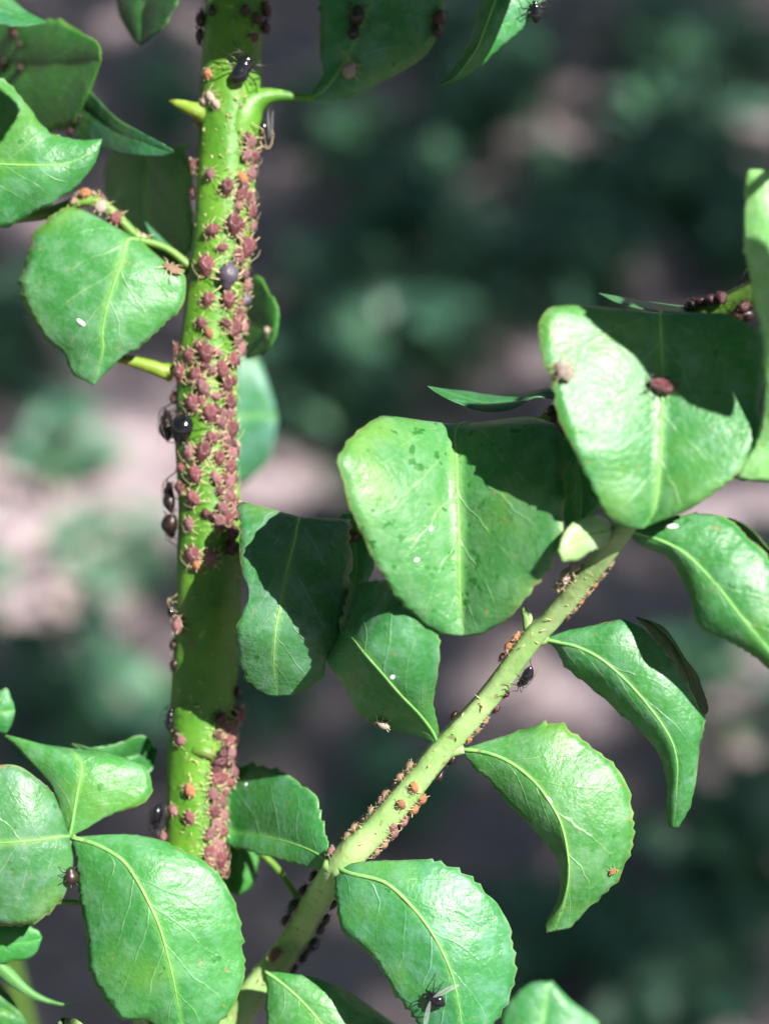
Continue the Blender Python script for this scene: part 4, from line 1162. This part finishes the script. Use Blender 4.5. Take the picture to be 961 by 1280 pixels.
# (x, y, spread, count, height): where weeds show behind the plant
WEEDS = [(430, 470, 90, 60, .10), (400, 420, 60, 30, .10), (510, 260, 70, 50, .09), (600, 120, 80, 60, .09), (640, 60, 60, 30, .08), (830, 130, 60, 45, .09), (880, 210, 70, 55, .10), (780, 220, 60, 40, .08), (920, 300, 50, 30, .08),
         (560, 400, 60, 40, .10), (620, 330, 70, 36, .09), (70, 540, 60, 34, .09), (20, 420, 60, 34, .08), (110, 890, 60, 46, .10), (60, 860, 50, 24, .08), (880, 840, 70, 44, .09), (930, 1040, 60, 46, .10), (850, 1230, 90, 60, .10), (900, 1130, 70, 40, .08),
         (470, 640, 50, 20, .07), (640, 1180, 60, 24, .08), (130, 690, 60, 22, .06), (740, 330, 60, 36, .09), (440, 160, 70, 36, .08), (420, 330, 50, 30, .08), (200, 120, 60, 20, .06), (480, 1010, 60, 24, .07), (330, 870, 60, 24, .07), (740, 1190, 60, 26, .06),
         (700, 250, 50, 26, .08), (820, 40, 80, 40, .08), (930, 60, 60, 30, .08), (560, 30, 60, 30, .07), (990, 700, 60, 26, .08), (-60, 700, 70, 40, .09), (1050, 400, 80, 50, .1), (-120, 300, 90, 50, .1), (1080, 950, 80, 50, .1)]
for x, y, sp, cnt, hh in WEEDS:
    for _ in range(int(cnt * (2.3 if y < 320 else 1.5 if y < 480 else .75))):
        g = G(x + rnd.gauss(0, sp * .42), y + rnd.gauss(0, sp * .42), hh * .5)
        an = rnd.uniform(0, 6.283)
        d = Vector((math.cos(an), math.sin(an), rnd.uniform(-.1, .5))).normalized()
        n = (Vector((rnd.uniform(-.4, .4), rnd.uniform(-.5, .1), 1)) - d * 0).normalized()
        n = (n - d * n.dot(d)).normalized()
        p = Vector((g.x, g.y, rnd.uniform(.01, hh)))
        L = rnd.uniform(.025, .06)
        blade_leaf(V, F, U, p, d, n, L, L * rnd.uniform(.45, .7))
        # its stalk
        b0 = len(V)
        q = Vector((p.x + rnd.uniform(-.01, .01), p.y + rnd.uniform(-.01, .01), -.03))
        V += [p, p + Vector((.002, 0, 0)), q + Vector((.002, 0, 0)), q]
        U += [(.5, 0)] * 4
        F.append((b0, b0 + 1, b0 + 2, b0 + 3))
weeds = mesh_obj('ground_cover', V, F, LEAF_WEED, uvs=U)
weeds['kind'] = 'stuff'
weeds['label'] = 'low green weeds growing out of focus on the woodland floor'

V, F, U = [], [], []
for _ in range(2200):
    x, y = rnd.uniform(-1.5, 1.5), rnd.uniform(.1, 3.8)
    h = 0.03 * noise.noise(Vector((x * 2.1, y * 2.1, 3.0))) + .012
    an = rnd.uniform(0, 6.283)
    d = Vector((math.cos(an), math.sin(an), rnd.uniform(-.2, .25))).normalized()
    n = Vector((rnd.uniform(-.3, .3), rnd.uniform(-.3, .3), 1)).normalized()
    n = (n - d * n.dot(d)).normalized()
    L = rnd.uniform(.02, .055)
    blade_leaf(V, F, U, Vector((x, y, h)), d, n, L, L * rnd.uniform(.3, .6))
litter = mesh_obj('leaf_litter', V, F, LITTER, uvs=U)
litter['kind'] = 'stuff'
litter['label'] = 'dry brown fallen leaves scattered over the woodland soil'

# sunlit patches of the floor (x, y, rx, ry): gaps left in the added crown to light them
GAPS = [(60, 640, 160, 95), (150, 560, 80, 50), (30, 750, 80, 40), (745, 172, 40, 12), (935, 150, 30, 12), (915, 640, 60, 34), (340, 600, 50, 36), (600, 860, 30, 14), (700, 890, 30, 10),
        (420, 470, 50, 28), (870, 205, 40, 16), (600, 110, 24, 8), (105, 890, 60, 30), (880, 845, 40, 22), (940, 1045, 40, 34), (800, 120, 30, 8), (520, 250, 28, 18)]
GP = []
for x, y, rx, ry in GAPS:
    c = G(x, y)
    GP.append((c, (G(x + rx, y) - c).length, abs((G(x, y - ry) - G(x, y + ry)).y) / 2))
PLANT_MID = P(480, 560, 100)
V, F, U = [], [], []
tries = 0
while tries < 21000:
    tries += 1
    gx, gy = rnd.uniform(-1.7, 1.8), rnd.uniform(-.1, 4.0)
    h = rnd.uniform(4.8, 6.2)
    k = h / SUN.z
    p = Vector((gx, gy, 0)) + SUN * k
    skip = False
    for c, rx, ry in GP:
        e = ((gx - c.x) / (rx + .02)) ** 2 + ((gy - c.y) / (ry + .02)) ** 2
        if e < 1 + .35 * noise.noise(Vector((gx * 9, gy * 9, 0))):
            skip = True
            break
    if skip:
        continue
    q = p - PLANT_MID
    if (q - SUN * q.dot(SUN)).length < .175:
        continue
    L = rnd.uniform(.045, .075)
    n = (SUN + Vector((rnd.uniform(-.5, .5), rnd.uniform(-.5, .5), rnd.uniform(-.3, .3)))).normalized()
    d = n.cross(Vector((rnd.uniform(-1, 1), rnd.uniform(-1, 1), rnd.uniform(-1, 1)))).normalized()
    blade_leaf(V, F, U, p - d * L * .5, d, n, L, L * .75)
for _ in range(15000):
    rr, an = 6.5 * math.sqrt(rnd.random()), rnd.uniform(0, 6.283)
    p = Vector((.5 + rr * math.cos(an), .8 + rr * math.sin(an), rnd.uniform(2.4, 4.2) - .035 * rr * rr))
    g = p - SUN * (p.z / SUN.z)
    if any(((g.x - c.x) / (rx + .09)) ** 2 + ((g.y - c.y) / (ry + .09)) ** 2 < 1 for c, rx, ry in GP):
        continue
    if -1.7 < g.x < 1.8 and -.1 < g.y < 4.0:
        continue
    q = p - PLANT_MID
    if (q - SUN * q.dot(SUN)).length < .25:
        continue
    L = rnd.uniform(.14, .24)
    n = Vector((rnd.uniform(-.6, .6), rnd.uniform(-.6, .6), 1)).normalized()
    d = n.cross(Vector((rnd.uniform(-1, 1), rnd.uniform(-1, 1), rnd.uniform(-1, 1)))).normalized()
    blade_leaf(V, F, U, p - d * L * .5, d, n, L, L * .7)
tree = thing('tree', 'leafy tree added out of view to dapple the woodland floor with shade', 'tree', Vector((2.6, 1.2, 0)))
cr_ = mesh_obj('crown', V, F, CROWN, tree, Vector((1.6, .6, 2.0)), uvs=U)
cr_['kind'] = 'stuff'
a, f, u = tube_geo([(Vector((2.6, 1.2, -.05)), .11), (Vector((2.58, 1.2, .8)), .09), (Vector((2.5, 1.15, 1.5)), .075), (Vector((2.3, 1.05, 1.95)), .05), (Vector((1.9, .9, 2.05)), .03), (Vector((1.2, .6, 2.1)), .012)], 14, 6, rough=.15)
mesh_obj('trunk', a, f, BARK, tree, Vector((2.6, 1.2, 0)))
for e in ((1.7, 1.9, 2.1), (.9, 1.7, 2.15), (2.0, .0, 2.15)):
    a, f, u = tube_geo([(Vector((2.5, 1.15, 1.5)), .045), (Vector((2.5, 1.15, 1.5)).lerp(Vector(e), .5) + Vector((0, 0, .15)), .03), (Vector(e), .012)], 10, 6, rough=.15)
    mesh_obj('limb', a, f, BARK, tree, Vector((2.5, 1.15, 1.5)))
